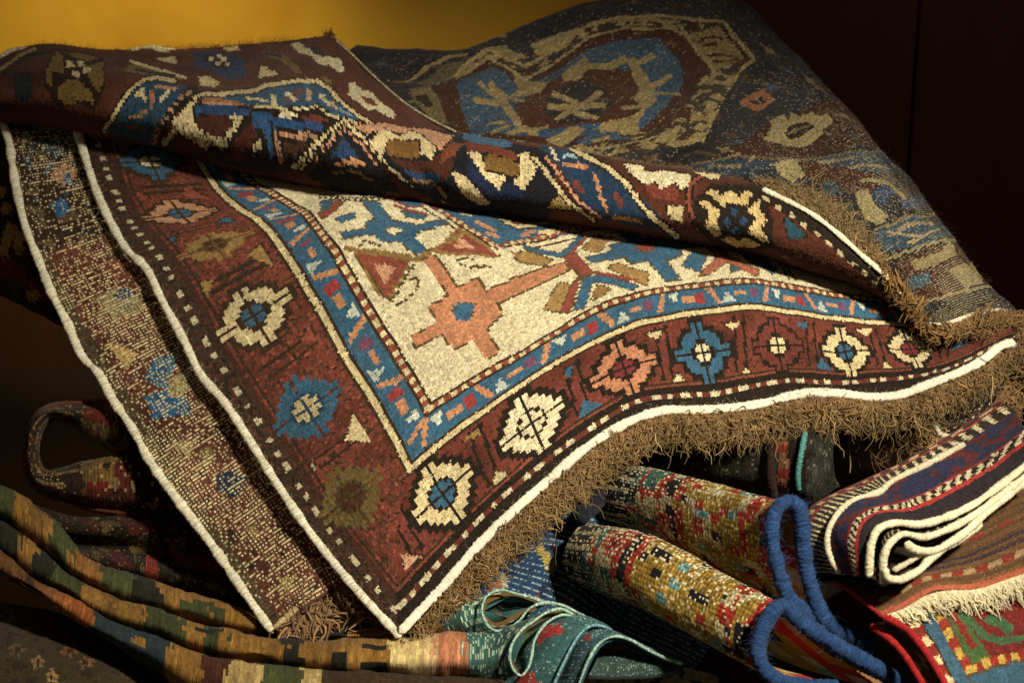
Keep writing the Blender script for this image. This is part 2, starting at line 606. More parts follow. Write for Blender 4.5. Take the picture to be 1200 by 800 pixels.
CTRL = [  # rug coordinates (along the end, along the side)  ->  photo x, y, distance
    ((0, 0), (468, 745, 2.260)), ((0, 5.7), (412, 683, 2.300)), ((0, 11.4), (361, 620, 2.345)), ((0, 20.9), (297, 524, 2.415)),
    ((0, 30.4), (225, 416, 2.500)), ((0, 39.9), (172, 317, 2.580)), ((0, 49.4), (131, 264, 2.640)), ((0, 58.9), (103, 193, 2.700)), ((0, 66), (88, 142, 2.755)),
    ((10, 10), (480, 548, 2.330)), ((10, 20.9), (417, 438, 2.410)), ((10, 30.4), (355, 331, 2.490)), ((10, 39.9), (311, 266, 2.570)),
    ((10, 49.4), (276, 242, 2.610)), ((10, 58.9), (233, 187, 2.680)), ((10, 66), (222, 150, 2.730)),
    ((13.8, 13.8), (506, 469, 2.370)), ((13.8, 20.9), (465, 400, 2.420)), ((13.8, 30.4), (403, 296, 2.505)), ((13.8, 39.9), (366, 249, 2.570)),
    ((13.8, 49.4), (328, 226, 2.610)), ((13.8, 58.9), (285, 195, 2.675)),
    ((6.2, 0), (515, 693, 2.280)), ((11.5, 0), (562, 638, 2.300)), ((20.5, 0), (651, 556, 2.345)), ((30, 0), (755, 489, 2.385)), ((38.7, 0), (841, 481, 2.400)),
    ((47.5, 0), (925, 464, 2.415)), ((56, 0), (1005, 463, 2.420)), ((64.5, 0), (1083, 452, 2.425)), ((72, 0), (1138, 430, 2.440)), ((78.5, 0), (1190, 402, 2.465)),
    ((11.5, 10), (496, 537, 2.335)), ((20.5, 10), (603, 457, 2.385)), ((30, 10), (720, 390, 2.440)), ((38.7, 10), (813, 368, 2.465)), ((47.5, 10), (905, 362, 2.480)),
    ((56, 10), (981, 373, 2.485)), ((64.5, 10), (1052, 379, 2.490)), ((72, 10), (1112, 383, 2.500)), ((78.5, 10), (1172, 372, 2.520)),
    ((20.5, 13.8), (588, 423, 2.400)), ((30, 13.8), (708, 352, 2.470)), ((38.7, 13.8), (802, 330, 2.500)), ((47.5, 13.8), (896, 327, 2.515)),
    ((56, 13.8), (970, 340, 2.520)), ((64.5, 13.8), (1042, 350, 2.525)),
    ((20.3, 21), (545, 363, 2.440)), ((30, 21), (676, 308, 2.520)), ((35.9, 21), (756, 291, 2.560)), ((45, 21), (850, 287, 2.590)), ((56, 21), (940, 296, 2.620)),
    ((19.5, 30.4), (464, 269, 2.530)), ((25, 25), (592, 303, 2.500)), ((30, 27), (640, 272, 2.560)), ((19.5, 39.9), (425, 228, 2.590)),
    ((25, 36), (490, 232, 2.590)), ((30, 33), (560, 248, 2.600)), ((36, 30), (690, 255, 2.610)),
    ((30, 50), (530, 180, 2.780)), ((50, 40), (860, 225, 2.800)), ((66, 40), (1000, 260, 2.820)), ((78.5, 40), (1080, 290, 2.850)), ((78.5, 66), (960, 160, 3.10)),
    ((50, 66), (760, 110, 3.08)), ((30, 66), (500, 120, 2.98)), ((72, 21), (1070, 330, 2.640)),
]
KN = 4
nu, nv = int(78.8 * KN), int(64 * KN)
sg, tg = np.meshgrid(np.linspace(0, 78.8, 2 * nu + 1), np.linspace(0, 64, 2 * nv + 1), indexing='ij')
uvm = tps([c[0] for c in CTRL], [c[1] for c in CTRL], np.stack([sg, tg], -1), 0.01)
top = Cloth(at(uvm), RED)
S, T_ = sg[1::2, 1::2], tg[1::2, 1::2]
dist, along = np.minimum(S, T_), np.maximum(S, T_)
left = S < T_
mott = smooth_noise(top.nu, top.nv, 9, 0.22)
top.c *= (1 + mott)[..., None]
worn = left & (dist < 9.7)
top.c[worn] = (top.c * 0.72 + lin('6A3428') * 0.42)[worn]
top.c[rng.random(S.shape) < 0.05] = BROWN
top.c[worn & (rng.random(S.shape) < 0.16)] = lin('4A3226')
top.c[worn & (rng.random(S.shape) < 0.10)] = RUST * 1.1


def band(a, b, c, m=None):
    k = (dist >= a) & (dist < b)
    if m is not None:
        k &= m
    top.c[k] = c


band(0, 1.5, BLACK * 1.1)
band(1.5, 2.1, RED * 0.8)
band(1.5, 2.1, IVORY * 0.85, ~left & ((along + 0.3 * np.sin(along * 1.7)) % 1.75 < 0.85))
band(0, 1.0, lin('3A2A22'), left)
band(1.0, 2.2, lin('443026'), left)
top.c[left & (dist < 2.7) & (rng.random(S.shape) < 0.22)] = lin('5E3226')
top.c[left & (dist < 2.7) & (rng.random(S.shape) < 0.2)] = lin('2A1E18')
band(1.2, 1.75, IVORY * 0.8, left & ((along + 0.3 * np.sin(along * 1.3)) % 1.7 < 0.62))
band(2.1, 2.75, BLACK, ~left)
band(2.2, 2.75, lin('4A2A20'), left)
band(2.75, 3.05, RUST * 0.85, ~left)
band(3.05, 3.3, BROWN)
band(9.55, 9.85, BROWN)
band(9.85, 10.35, CREAM)
band(10.35, 10.6, BROWN)
band(10.6, 12.75, BLUE)
band(12.75, 12.95, BROWN)
band(12.95, 13.5, RUST)
band(12.95, 13.5, CREAM, (along % 1.1) < 0.55)
band(13.5, 13.72, BROWN)
top.c[dist >= 13.72] = IVORY
# the little bars and triangles of the blue guard
x = (dist - 10.6) / 2.15
a4 = along / 1.45
kq, f = np.floor(a4).astype(int) % 8, a4 % 1.0
g = (dist > 10.75) & (dist < 12.65)
bar = lin('C98A5E')
for kk, msk, c in ((0, np.abs(f - 0.15 - 0.7 * x) < 0.2, bar), (1, (x > 0.42) & (np.abs(f - 0.5) < (x - 0.3) * 0.7) & (x < 0.9), lin('C9D3C4')),
                   (2, (np.abs(x - 0.45) < 0.15) & (f > 0.05), bar), (3, (np.abs(x - 0.5) < 0.26) & (np.abs(f - 0.5) < 0.34), lin('A1333A')),
                   (4, np.abs(f - 0.85 + 0.7 * x) < 0.2, bar), (5, (x < 0.62) & (np.abs(f - 0.5) < (0.75 - x) * 0.7) & (x > 0.12), lin('B9C6BE')),
                   (6, (np.abs(x - 0.55) < 0.15) & (f < 0.95), bar), (7, (np.abs(x - 0.5) < 0.24) & (np.abs(f - 0.5) < 0.3), lin('7A4468'))):
    top.c[g & (kq == kk) & msk] = c
# rosettes of the border
for p, c1, c2, dk, r in (
        ((520, 577), CREAM, BLUE, BLACK, (13.5, 13.5)), ((622, 496), IVORY, IVORY * 0.9, BLACK, (13.5, 13.5)), ((733, 431), ORANGE, lin('7A2A38'), BLACK, (14, 13)),
        ((823, 414), BLUE, IVORY, BLACK, (13, 13)), ((911, 404), RED * 0.9, CREAM, BLACK, (12, 12)), ((991, 411), CREAM, BLUE, BLACK, (12.5, 13)),
        ((1068, 408), CREAM, lin('7E2A30'), BLACK, (13.5, 13)),
        ((413, 583), OLIVE, MAROON, None, (13.5, 13.5)), ((360, 481), BLUE, CREAM * 0.8, None, (13.5, 13.5)), ((297, 372), CREAM, BLUE, BROWN, (13, 12.5)),
        ((250, 287), TAN * 0.8, MAROON, None, (13, 11)), ((213, 250), lin('C08A66'), BLUE, BROWN, (12, 11)), ((178, 190), BLUE, IVORY, BROWN, (11.5, 13))):
    top.rosette(p, r[0] * 0.9, r[1] * 0.9, c1, c2, dk)
brd = (dist > 3.2) & (dist < 9.6)
for s0 in (7.0, 15.9, 25.2, 34.4, 43.0, 51.7, 60.2, 69.5):
    for o in (-0.55, 0.55):
        k = brd & ~left & (np.abs(S - s0 - o - (T_ - 6.4) * 0.12) < 0.16) & (np.abs(T_ - 6.3) < 2.9)
        top.c[k] = BLACK
for t0 in (15.9, 25.6, 35.0, 44.6, 54.0):
    for o in (-0.5, 0.5):
        k = brd & left & (np.abs(T_ - t0 - o) < 0.13) & (np.abs(S - 6.4) < 2.6)
        top.c[k] = BROWN
for pts, c in (
        ([(786, 451), (806, 450), (795, 435)], CREAM), ([(865, 449), (888, 443), (875, 431)], CREAM), ([(755, 391), (779, 385), (770, 397)], CREAM),
        ([(846, 379), (866, 379), (857, 388)], CREAM), ([(678, 490), (709, 474), (684, 469)], BLUE), ([(660, 437), (671, 428), (668, 444)], BLUE),
        ([(955, 435), (978, 437), (963, 418)], BLUE), ([(1031, 438), (1053, 438), (1036, 425)], CREAM), ([(1003, 385), (1023, 385), (1015, 396)], CREAM),
        ([(933, 377), (949, 380), (942, 385)], BLUE), ([(1115, 411), (1134, 403), (1131, 390), (1121, 396)], BLUE),
        ([(577, 563), (582, 577), (603, 556), (581, 551)], CREAM * 0.8), ([(542, 515), (562, 508), (560, 499)], TAN * 0.8),
        ([(471, 650), (495, 651), (475, 668)], PINK), ([(402, 517), (435, 517), (415, 485)], CREAM), ([(347, 542), (371, 543), (366, 575)], CREAM * 0.9),
        ([(289, 298), (322, 314), (306, 286)], TAN), ([(220, 331), (250, 329), (239, 366)], TAN), ([(148, 218), (177, 233), (152, 241)], RUST),
        ([(216, 220), (244, 231), (218, 234)], RUST), ([(253, 262), (279, 261), (266, 255)], BLUE), ([(187, 279), (209, 280), (198, 288)], BLUE),
        ([(352, 398), (376, 400), (362, 380)], RUST), ([(127, 160), (138, 158), (130, 172)], CREAM * 0.8)):
    top.poly(pts, c, BROWN, 1.2, mask=brd)

fld = dist > 13.72
DK = lin('5A4A2A')
# upper guard and red ground beyond the ivory corner
top.poly([(470, 224), (482, 233), (582, 298), (602, 291), (660, 277), (725, 270), (720, 225), (480, 190)], BLUE, mask=fld)
top.poly([(560, 244), (590, 259), (606, 266), (640, 261), (700, 252), (700, 190), (520, 190)], RUST * 0.8, mask=fld)
top.line([(540, 236), (566, 247), (590, 260), (606, 267), (640, 262), (700, 255)], BROWN, 6, mask=fld)
top.line([(540, 236), (566, 247), (590, 260), (606, 267), (640, 262), (700, 255)], CREAM, 3.2, mask=fld)
top.line([(484, 227), (583, 291), (604, 284), (660, 270), (715, 264)], RUST, 5, mask=fld)
top.line([(484, 227), (583, 291), (604, 284), (660, 270), (715, 264)], CREAM, 4, dash=(9, 4.5), mask=fld)
top.line([(482, 233), (582, 298), (602, 291), (660, 277), (720, 270)], BROWN, 7, mask=fld)
top.line([(482, 233), (582, 298), (602, 291), (660, 277), (720, 270)], IVORY, 4.5, mask=fld)
for a, b, c in (((512, 236), (530, 243), lin('C9D3C4')), ((540, 250), (552, 255), CREAM), ((560, 262), (580, 272), bar), ((572, 275), (585, 280), PINK), ((612, 276), (626, 271), bar),
                ((634, 272), (648, 270), CREAM), ((655, 266), (672, 263), bar), ((500, 238), (512, 244), lin('A1333A')), ((680, 262), (692, 260), IVORY)):
    top.line([a, b], c, 4, mask=fld)
# blue star by the left corner
top.poly([(372, 252), (384, 247), (396, 236), (404, 238), (392, 250), (380, 258)], RUST, DK, 1, mask=fld)
top.poly([(376, 236), (392, 234), (386, 246), (378, 250)], BLUE, DK, 1, mask=fld)
top.poly([(396, 208), (424, 216), (431, 231), (412, 229), (398, 220)], RUST, DK, 1, mask=fld)
top.line([(376, 230), (416, 236), (440, 234), (462, 229)], BLACK, 4.5, mask=fld)
top.line([(376, 230), (416, 236), (440, 234), (462, 229)], IVORY, 2.5, dash=(7, 4), mask=fld)
top.poly([(464, 234), (486, 229), (494, 243), (478, 242)], BLUE, RUST, 2, mask=fld)
top.line([(462, 240), (480, 247), (500, 252)], RUST, 3, mask=fld)
top.poly([(470, 247), (500, 253), (494, 257), (474, 253)], BLUE, DK, 1, mask=fld)
top.poly([(394, 258), (416, 249), (417, 256), (401, 263)], BLUE, DK, 1, mask=fld)
top.poly([(425, 236), (444, 238), (459, 257), (488, 264), (520, 259), (527, 263), (492, 270), (486, 278), (500, 292), (488, 297), (468, 281), (446, 284),
          (438, 274), (402, 281), (400, 274), (430, 268), (428, 260), (440, 257)], BLUE, DK, 1.5, mask=fld)
top.poly([(452, 269), (460, 265), (471, 268), (462, 274)], IVORY, DK, 1.5, mask=fld)
# orange star
top.poly([(496, 303), (509, 299), (536, 338), (560, 327), (570, 343), (600, 328), (663, 307), (667, 316), (619, 339), (583, 356), (588, 368), (570, 384),
          (583, 415), (568, 421), (553, 397), (532, 408), (517, 390), (488, 406), (483, 393), (512, 379), (504, 360), (527, 347)], ORANGE, DK, 2.2, mask=fld)
top.poly([(531, 364), (538, 354), (556, 356), (550, 375), (537, 373)], BLUE, DK, 1.2, mask=fld)
# triangles with tan outlines
for pts in ([(416, 294), (482, 301), (456, 346), (446, 344)], [(512, 295), (537, 270), (580, 300)]):
    top.poly(pts, RUST, TAN * 0.75, 3.2, mask=fld)
    q = np.array(pts).mean(0)
    top.poly([tuple(q + (np.array(p) - q) * 0.42) for p in pts], PINK, mask=fld)
top.line([(404, 292), (488, 303), (540, 276)], TAN * 0.75, 6, mask=fld)
top.line([(418, 300), (450, 346), (458, 352), (486, 308)], DK, 3, mask=fld)
for pts in ([(476, 328), (486, 325), (493, 330), (488, 340), (474, 352), (465, 357)], [(534, 307), (546, 303), (558, 306)], [(536, 310), (550, 313), (574, 313)],
            [(422, 290), (428, 283), (440, 287), (448, 292)], [(912, 308), (925, 328)], [(918, 308), (931, 328)]):
    top.line(pts, DK, 2.6, mask=fld)
# the red node and its tan leaves
for pts, c in (([(600, 297), (626, 295), (648, 303), (640, 311), (605, 306)], TAN), ([(684, 291), (696, 278), (718, 277), (701, 295)], TAN),
               ([(653, 331), (670, 333), (657, 365), (637, 362)], TAN), ([(712, 314), (722, 309), (761, 320), (758, 333), (742, 328)], TAN),
               ([(670, 333), (681, 323), (668, 366), (656, 366)], RUST), ([(684, 326), (697, 324), (686, 360), (673, 363)], BLUE),
               ([(697, 323), (720, 326), (749, 334), (740, 339), (712, 331), (696, 330)], BLUE), ([(700, 334), (716, 338), (708, 346), (694, 350)], TAN * 0.8)):
    top.poly(pts, c, DK, 1.3, mask=fld)
top.line([(616, 290), (660, 297), (682, 276)], DK, 7, mask=fld)
top.line([(616, 290), (660, 297), (682, 276)], BLUE, 5, mask=fld)
top.line([(666, 298), (690, 276)], RUST, 4, mask=fld)
top.line([(690, 319), (746, 328)], RUST, 4, mask=fld)
top.poly([(660, 300), (676, 295), (695, 320), (681, 325)], RUST, DK, 1.2, mask=fld)
# second blue star and the blocks right of it
top.poly([(722, 270), (738, 270), (754, 281), (772, 279), (792, 286), (824, 284), (825, 290), (796, 293), (798, 300), (780, 306), (797, 326), (780, 328), (760, 306),
          (738, 309), (732, 302), (690, 309), (688, 302), (720, 294), (714, 287), (740, 283)], BLUE, DK, 1.5, mask=fld)
top.poly([(744, 291), (756, 286), (768, 292), (756, 297)], RUST, DK, 1.2, mask=fld)
top.poly([(752, 268), (798, 275), (797, 281), (760, 275)], BLUE, DK, 1, mask=fld)
top.poly([(811, 297), (829, 300), (820, 318), (799, 311)], BLUE, DK, 1.2, mask=fld)
top.poly([(822, 280), (838, 280), (853, 300), (890, 319), (886, 325), (852, 308), (830, 322), (819, 322), (840, 302)], lin('B06048'), DK, 1, mask=fld)
top.poly([(866, 296), (880, 294), (911, 316), (905, 322), (880, 308)], BLUE, DK, 1.2, mask=fld)
top.poly([(856, 313), (866, 318), (857, 321)], BLUE, DK, 1, mask=fld)
top.build('pile_face', rug, PILE, relief=0.0015, thick=0.008, wave=0.0016, blur=0.28, gap=(lin('7C6A46'), 0.20), heather=0.26)

# rolled-over strip, face outwards
RS = [
    [(-25, 150, 2.785), (-25, 135, 2.725), (-27, 118, 2.685), (-28, 100, 2.715), (-28, 88, 2.785), (-28, 80, 2.865)],
    [(45, 150, 2.78), (50, 137, 2.7), (47, 115, 2.65), (45, 88, 2.68), (45, 66, 2.76), (45, 54, 2.86)],
    [(125, 166, 2.76), (125, 154, 2.68), (120, 130, 2.63), (122, 100, 2.65), (125, 76, 2.75), (127, 61, 2.87)],
    [(195, 181, 2.735), (190, 168, 2.655), (180, 140, 2.605), (178, 112, 2.625), (190, 85, 2.755), (200, 58, 2.915)],
    [(265, 200, 2.705), (262, 187, 2.625), (255, 160, 2.575), (250, 128, 2.595), (256, 100, 2.705), (268, 55, 2.915)],
    [(345, 220, 2.675), (345, 207, 2.595), (335, 175, 2.545), (330, 135, 2.565), (330, 97, 2.675), (335, 48, 2.915)],
    [(410, 231, 2.66), (408, 218, 2.57), (400, 185, 2.52), (395, 150, 2.54), (392, 102, 2.66), (392, 47, 2.88)],
    [(475, 240, 2.65), (472, 227, 2.57), (465, 196, 2.52), (458, 163, 2.54), (455, 135, 2.61), (440, 94, 2.76)],
    [(535, 250, 2.65), (530, 238, 2.57), (527, 211, 2.52), (525, 182, 2.54), (523, 162, 2.59), (520, 149, 2.66)],
    [(603, 262, 2.66), (602, 249, 2.57), (600, 226, 2.52), (600, 195, 2.53), (602, 169, 2.57), (606, 171, 2.63)],
    [(682, 273, 2.66), (680, 260, 2.56), (678, 241, 2.51), (678, 210, 2.52), (682, 181, 2.56), (688, 185, 2.62)],
    [(762, 284, 2.65), (760, 270, 2.55), (757, 251, 2.5), (757, 222, 2.51), (762, 195, 2.55), (768, 199, 2.6)],
    [(834, 295, 2.64), (830, 280, 2.54), (826, 259, 2.49), (826, 230, 2.5), (832, 205, 2.535), (838, 208, 2.58)],
    [(896, 308, 2.62), (890, 293, 2.53), (886, 272, 2.48), (886, 246, 2.49), (892, 221, 2.51), (897, 223, 2.53)],
    [(950, 325, 2.6), (945, 313, 2.52), (942, 294, 2.475), (944, 270, 2.475), (950, 251, 2.49), (952, 251, 2.5)],
    [(1010, 342, 2.57), (1005, 332, 2.51), (1003, 319, 2.47), (1006, 308, 2.465), (1010, 299, 2.475), (1012, 299, 2.485)],
    [(1062, 368, 2.54), (1058, 364, 2.5), (1058, 357, 2.465), (1060, 352, 2.46), (1062, 349, 2.46), (1063, 349, 2.47)],
    [(1090, 386, 2.52), (1089, 384, 2.49), (1088, 382, 2.463), (1088, 380, 2.46), (1088, 378, 2.46), (1088, 378, 2.465)],
]
strip = Cloth(loft(RS, 360, 80), lin('54281D'))
strip.c *= (1 + smooth_noise(strip.nu, strip.nv, 8, 0.2))[..., None]
sp, sl = strip.poly, strip.line
sp([(16, 88), (35, 84), (39, 112), (30, 120), (16, 112)], lin('14262A'))
sp([(54, 78), (66, 59), (98, 62), (122, 70), (124, 100), (114, 126), (66, 122), (52, 100)], lin('24150E'))
for pts in ([(66, 61), (76, 68), (75, 88), (60, 85), (63, 103), (54, 98), (57, 79)], [(78, 94), (90, 94), (108, 110), (111, 122), (96, 119), (84, 121), (69, 118), (67, 106)],
            [(105, 77), (120, 73), (121, 89), (118, 110), (111, 103), (103, 91)], [(75, 62), (96, 64), (115, 69), (105, 72), (93, 70)]):
    sp(pts, lin('7A5F2C'))
for q in ((81, 76), (94, 75), (101, 83), (89, 88)):
    sp([(q[0] - 4, q[1] - 4), (q[0] + 4, q[1] - 3), (q[0] + 5, q[1] + 3), (q[0] - 3, q[1] + 4.5)], CREAM)
sl([(0, 84), (12, 76), (22, 68), (40, 60)], CREAM * 0.7, 3.5)
sl([(5, 88), (20, 76), (40, 66), (60, 62)], BLACK, 5)
sp([(145, 84), (152, 76), (168, 78), (190, 84), (214, 90), (212, 96), (190, 90), (168, 88)], lin('7A6034'))
sl([(152, 72), (170, 78), (196, 85), (216, 92)], CREAM, 3.5)
sl([(160, 82), (185, 88), (205, 90)], NAVY, 3.5)
sl([(155, 61), (172, 57), (196, 61)], IVORY, 2.5)
sp([(183, 68), (206, 65), (208, 74), (192, 72)], CREAM)
sp([(226, 62), (250, 59), (285, 70), (288, 92), (270, 98), (245, 84), (228, 78)], lin('1B3B66'))
sl([(244, 68), (256, 76), (268, 77)], BLACK, 9)
for q in ((248, 69), (254, 75), (262, 70), (267, 76), (257, 66)):
    sp([(q[0] - 3, q[1] - 2), (q[0] + 3, q[1] - 2), (q[0] + 3, q[1] + 2.5), (q[0] - 2.5, q[1] + 2)], IVORY)
sp([(232, 91), (244, 91), (258, 100), (252, 104), (235, 102)], CREAM)
sp([(262, 57), (279, 55), (281, 60), (266, 61)], CREAM)
sp([(305, 77), (327, 88), (304, 93)], CREAM)
sp([(308, 62), (330, 64), (348, 78), (352, 86), (344, 85), (330, 72), (316, 70)], lin('7A6034'))
sl([(312, 64), (330, 68)], NAVY, 4)
sp([(340, 52), (352, 50), (358, 58), (372, 58), (380, 66), (398, 68), (404, 82), (396, 84), (385, 76), (374, 76), (366, 66), (350, 62)], IVORY * 0.9)
sp([(360, 55), (372, 56), (382, 62), (380, 67), (368, 63)], NAVY)
sp([(377, 88), (390, 96), (386, 102), (374, 94)], lin('7A6034'))
sp([(408, 98), (415, 96), (425, 106), (435, 108), (446, 120), (463, 132), (462, 139), (448, 134), (440, 128), (432, 130), (420, 120), (408, 112)], IVORY * 0.85)
sp([(422, 112), (436, 116), (444, 125), (432, 124)], RED)
# blue guard, both arms
sp([(126, 153), (140, 130), (150, 113), (165, 100), (185, 94), (205, 98), (224, 105), (212, 113), (198, 125), (188, 140), (178, 168), (158, 164), (138, 158)], lin('214A68'))
sp([(234, 113), (277, 111), (298, 109), (312, 104), (354, 97), (374, 99), (404, 124), (424, 142), (404, 139), (386, 132), (372, 123), (351, 125), (293, 124), (260, 121)], lin('28577C'))
sl([(122, 152), (135, 134), (146, 114), (158, 101), (169, 94), (184, 92), (204, 96)], BLACK, 8)
sl([(122, 152), (135, 134), (146, 114), (158, 101), (169, 94), (184, 92), (204, 96)], CREAM, 4)
for a, b, c, w in (((184, 102), (206, 104), PINK, 4), ((161, 113), (166, 106), CREAM, 5), ((166, 108), (171, 120), CREAM, 4), ((177, 109), (177, 127), lin('B8785A'), 5), ((190, 117), (196, 109), IVORY, 6),
                   ((154, 137), (171, 133), lin('A87850'), 5), ((150, 148), (170, 152), lin('6A4A34'), 4), ((290, 115), (312, 119), CREAM, 3), ((319, 115), (321, 121), CREAM, 6), ((334, 117), (352, 108), lin('6A4450'), 8),
                   ((336, 110), (346, 116), IVORY, 5), ((361, 107), (362, 115), lin('C8A68A'), 6), ((376, 112), (384, 120), IVORY * 0.9, 5), ((389, 120), (394, 128), PINK, 4), ((398, 128), (412, 136), lin('7FA0B0'), 3)):
    sl([a, b], c, w)
sl([(226, 106), (212, 120), (200, 134), (190, 152), (183, 172)], BLACK, 13)
sl([(222, 108), (207, 121), (196, 134), (185, 152), (179, 168)], lin('B08A66'), 5, dash=(9, 6))
# ivory panel with its blocks
sp([(205, 146), (226, 124), (240, 116), (262, 122), (300, 126), (351, 127), (376, 126), (404, 142), (388, 165), (358, 200), (310, 200), (262, 190), (196, 172)], lin('241612'))
sp([(196, 170), (206, 156), (240, 174), (262, 188), (230, 190)], MAROON * 0.8)
sl([(192, 168), (204, 152)], CREAM * 0.8, 6)
sp([(238, 109), (228, 123), (224, 131), (227, 140), (231, 150), (247, 158), (268, 161), (267, 171), (261, 173), (249, 167), (242, 173), (225, 164), (212, 156), (201, 145), (209, 134), (219, 124), (227, 115)], CREAM)
sl([(228, 115), (240, 110), (260, 111), (277, 109), (298, 107), (312, 102), (330, 99), (354, 95), (374, 97), (386, 106), (403, 122), (420, 136), (446, 152)], BLACK, 7)
sl([(228, 115), (240, 110), (260, 111), (277, 109), (298, 107), (312, 102), (330, 99), (354, 95), (374, 97), (386, 106), (403, 122), (420, 136), (446, 152)], CREAM, 4)
sl([(240, 117), (262, 119), (286, 122)], lin('A8704E'), 5)
sl([(238, 121), (262, 122), (293, 126)], PINK, 3)
sl([(340, 128), (351, 127), (372, 124), (386, 134), (402, 140)], BLACK, 6)
sl([(300, 126), (340, 128), (351, 127), (372, 124), (386, 134), (402, 140)], CREAM, 3)
for pts, c in (([(228, 123), (262, 124), (292, 127), (296, 134), (262, 135), (228, 135)], lin('1F4A7C')), ([(228, 136), (270, 136), (273, 147), (262, 158), (246, 157), (232, 150)], MAROON),
               ([(270, 137), (287, 138), (277, 153), (268, 163), (262, 160), (273, 148)], CREAM), ([(293, 145), (304, 157), (286, 188), (262, 184), (277, 164)], lin('51201A')),
               ([(305, 159), (309, 171), (300, 178), (293, 186), (299, 171)], CREAM * 0.85), ([(293, 131), (318, 131), (318, 153), (318, 164), (322, 188), (314, 180), (311, 157), (297, 148)], lin('24588C')),
               ([(319, 138), (379, 145), (379, 153), (326, 150), (319, 153)], lin('1F4F86')), ([(326, 134), (335, 130), (349, 132), (351, 138), (330, 139)], IVORY), ([(351, 133), (386, 138), (386, 144), (355, 140)], RED),
               ([(326, 154), (372, 157), (371, 164), (330, 163)], lin('B8866A')), ([(330, 165), (360, 167), (348, 182), (334, 181)], lin('4A2C1E')), ([(381, 158), (388, 145), (404, 139), (420, 143), (420, 150), (404, 147), (390, 154)], CREAM)):
    sp(pts, c, BLACK, 1.4)
sl([(322, 155), (326, 170), (330, 188)], lin('B8866A'), 4)
sl([(346, 182), (354, 186)], lin('1F4060'), 5)
sl([(379, 162), (355, 196)], CREAM, 4)
sl([(393, 158), (372, 192)], lin('B8A078'), 4, dash=(9, 6))
# zigzag guard
sp([(360, 205), (384, 168), (402, 148), (430, 176), (447, 196), (470, 225), (400, 228)], lin('101820'))
sl([(345, 196), (362, 178), (384, 156), (403, 141), (430, 166), (447, 187), (472, 208), (500, 225), (520, 234)], BLACK, 9)
sl([(345, 196), (362, 178), (384, 156), (403, 141), (430, 166), (447, 187), (472, 208), (500, 225), (520, 234)], CREAM, 4.5)
sl([(372, 185), (388, 164), (403, 150), (426, 172), (440, 192)], PINK, 4, dash=(9, 6))
sp([(402, 160), (421, 185), (387, 185)], lin('1B3F6A'), BLACK, 1.5)
sl([(396, 192), (410, 189), (426, 194)], bar, 6)
sl([(390, 203), (412, 200), (436, 212)], TAN * 0.5, 3)
# motifs of the open field
sp([(412, 146), (450, 144), (500, 152), (545, 158), (600, 168), (640, 178), (660, 230), (640, 258), (560, 246), (500, 230), (452, 190), (430, 164)], lin('0E1626'))
sp([(416, 147), (445, 144), (500, 153), (532, 160), (516, 178), (500, 170), (490, 156), (462, 156), (440, 154), (430, 158)], PINK, BLACK, 1.2)
sp([(432, 167), (450, 151), (462, 156), (468, 160), (480, 154), (492, 158), (511, 175), (508, 188), (492, 180), (490, 165), (454, 164), (450, 188)], CREAM, BLACK, 1.5)
sp([(454, 164), (491, 165), (491, 185), (454, 183)], lin('7A5526'), BLACK, 1)
sp([(454, 185), (500, 190), (516, 181), (538, 167), (530, 200), (520, 216), (480, 200)], MAROON)
sp([(516, 182), (530, 167), (543, 170), (532, 184), (516, 192)], lin('7E4028'))
sp([(474, 200), (516, 205), (517, 215), (492, 213)], lin('1B3F6A'))
sl([(482, 211), (508, 214), (522, 230)], TAN * 0.7, 4)
sp([(545, 168), (556, 167), (600, 177), (618, 190), (600, 186), (570, 179), (546, 179)], RED)
sp([(544, 157), (580, 162), (602, 169), (590, 174), (545, 166)], lin('3A6C96'))
sp([(546, 183), (556, 188), (576, 206), (600, 214), (620, 226), (600, 236), (574, 230), (548, 205)], lin('12244A'))
sp([(530, 202), (545, 205), (556, 220), (574, 238), (560, 240), (546, 230), (538, 222)], CREAM * 0.9, BLACK, 1.2)
sp([(547, 178), (562, 178), (572, 201), (594, 206), (585, 223), (566, 205)], CREAM, BLACK, 1.2)
sp([(570, 178), (608, 190), (608, 205), (590, 204), (568, 198)], lin('7A5A28'), BLACK, 1)
sp([(608, 182), (618, 179), (632, 192), (622, 208), (613, 223), (601, 212), (610, 200)], CREAM, BLACK, 1.2)
sp([(654, 226), (678, 247), (641, 245)], lin('A8904E'), BLACK, 1.2)
# blue guard on the right
sp([(630, 172), (690, 182), (722, 205), (762, 242), (792, 268), (740, 263), (700, 254), (680, 232), (655, 196)], lin('17395A'))
sl([(626, 186), (634, 194), (666, 236), (696, 258)], BLACK, 9)
sl([(626, 186), (634, 194), (666, 236), (696, 258)], CREAM * 0.9, 4.5)
sl([(640, 186), (660, 210), (680, 238), (706, 256)], PINK, 4, dash=(9, 6))
for a, b, c, w in (((660, 193), (688, 197), bar, 5), ((697, 207), (704, 228), bar, 5), ((704, 228), (711, 246), bar, 4), ((720, 254), (750, 259), bar, 4), ((646, 176), (652, 188), IVORY, 4),
                   ((674, 214), (682, 224), RED, 7), ((722, 228), (728, 238), RED, 7), ((660, 184), (676, 186), lin('8FB4C0'), 3.5)):
    sl([a, b], c, w)
sl([(672, 178), (692, 187), (712, 198), (736, 218), (752, 242), (770, 258), (794, 275)], BLACK, 10)
sl([(672, 178), (692, 187), (712, 198), (736, 218), (752, 242), (770, 258), (794, 275)], CREAM, 5)
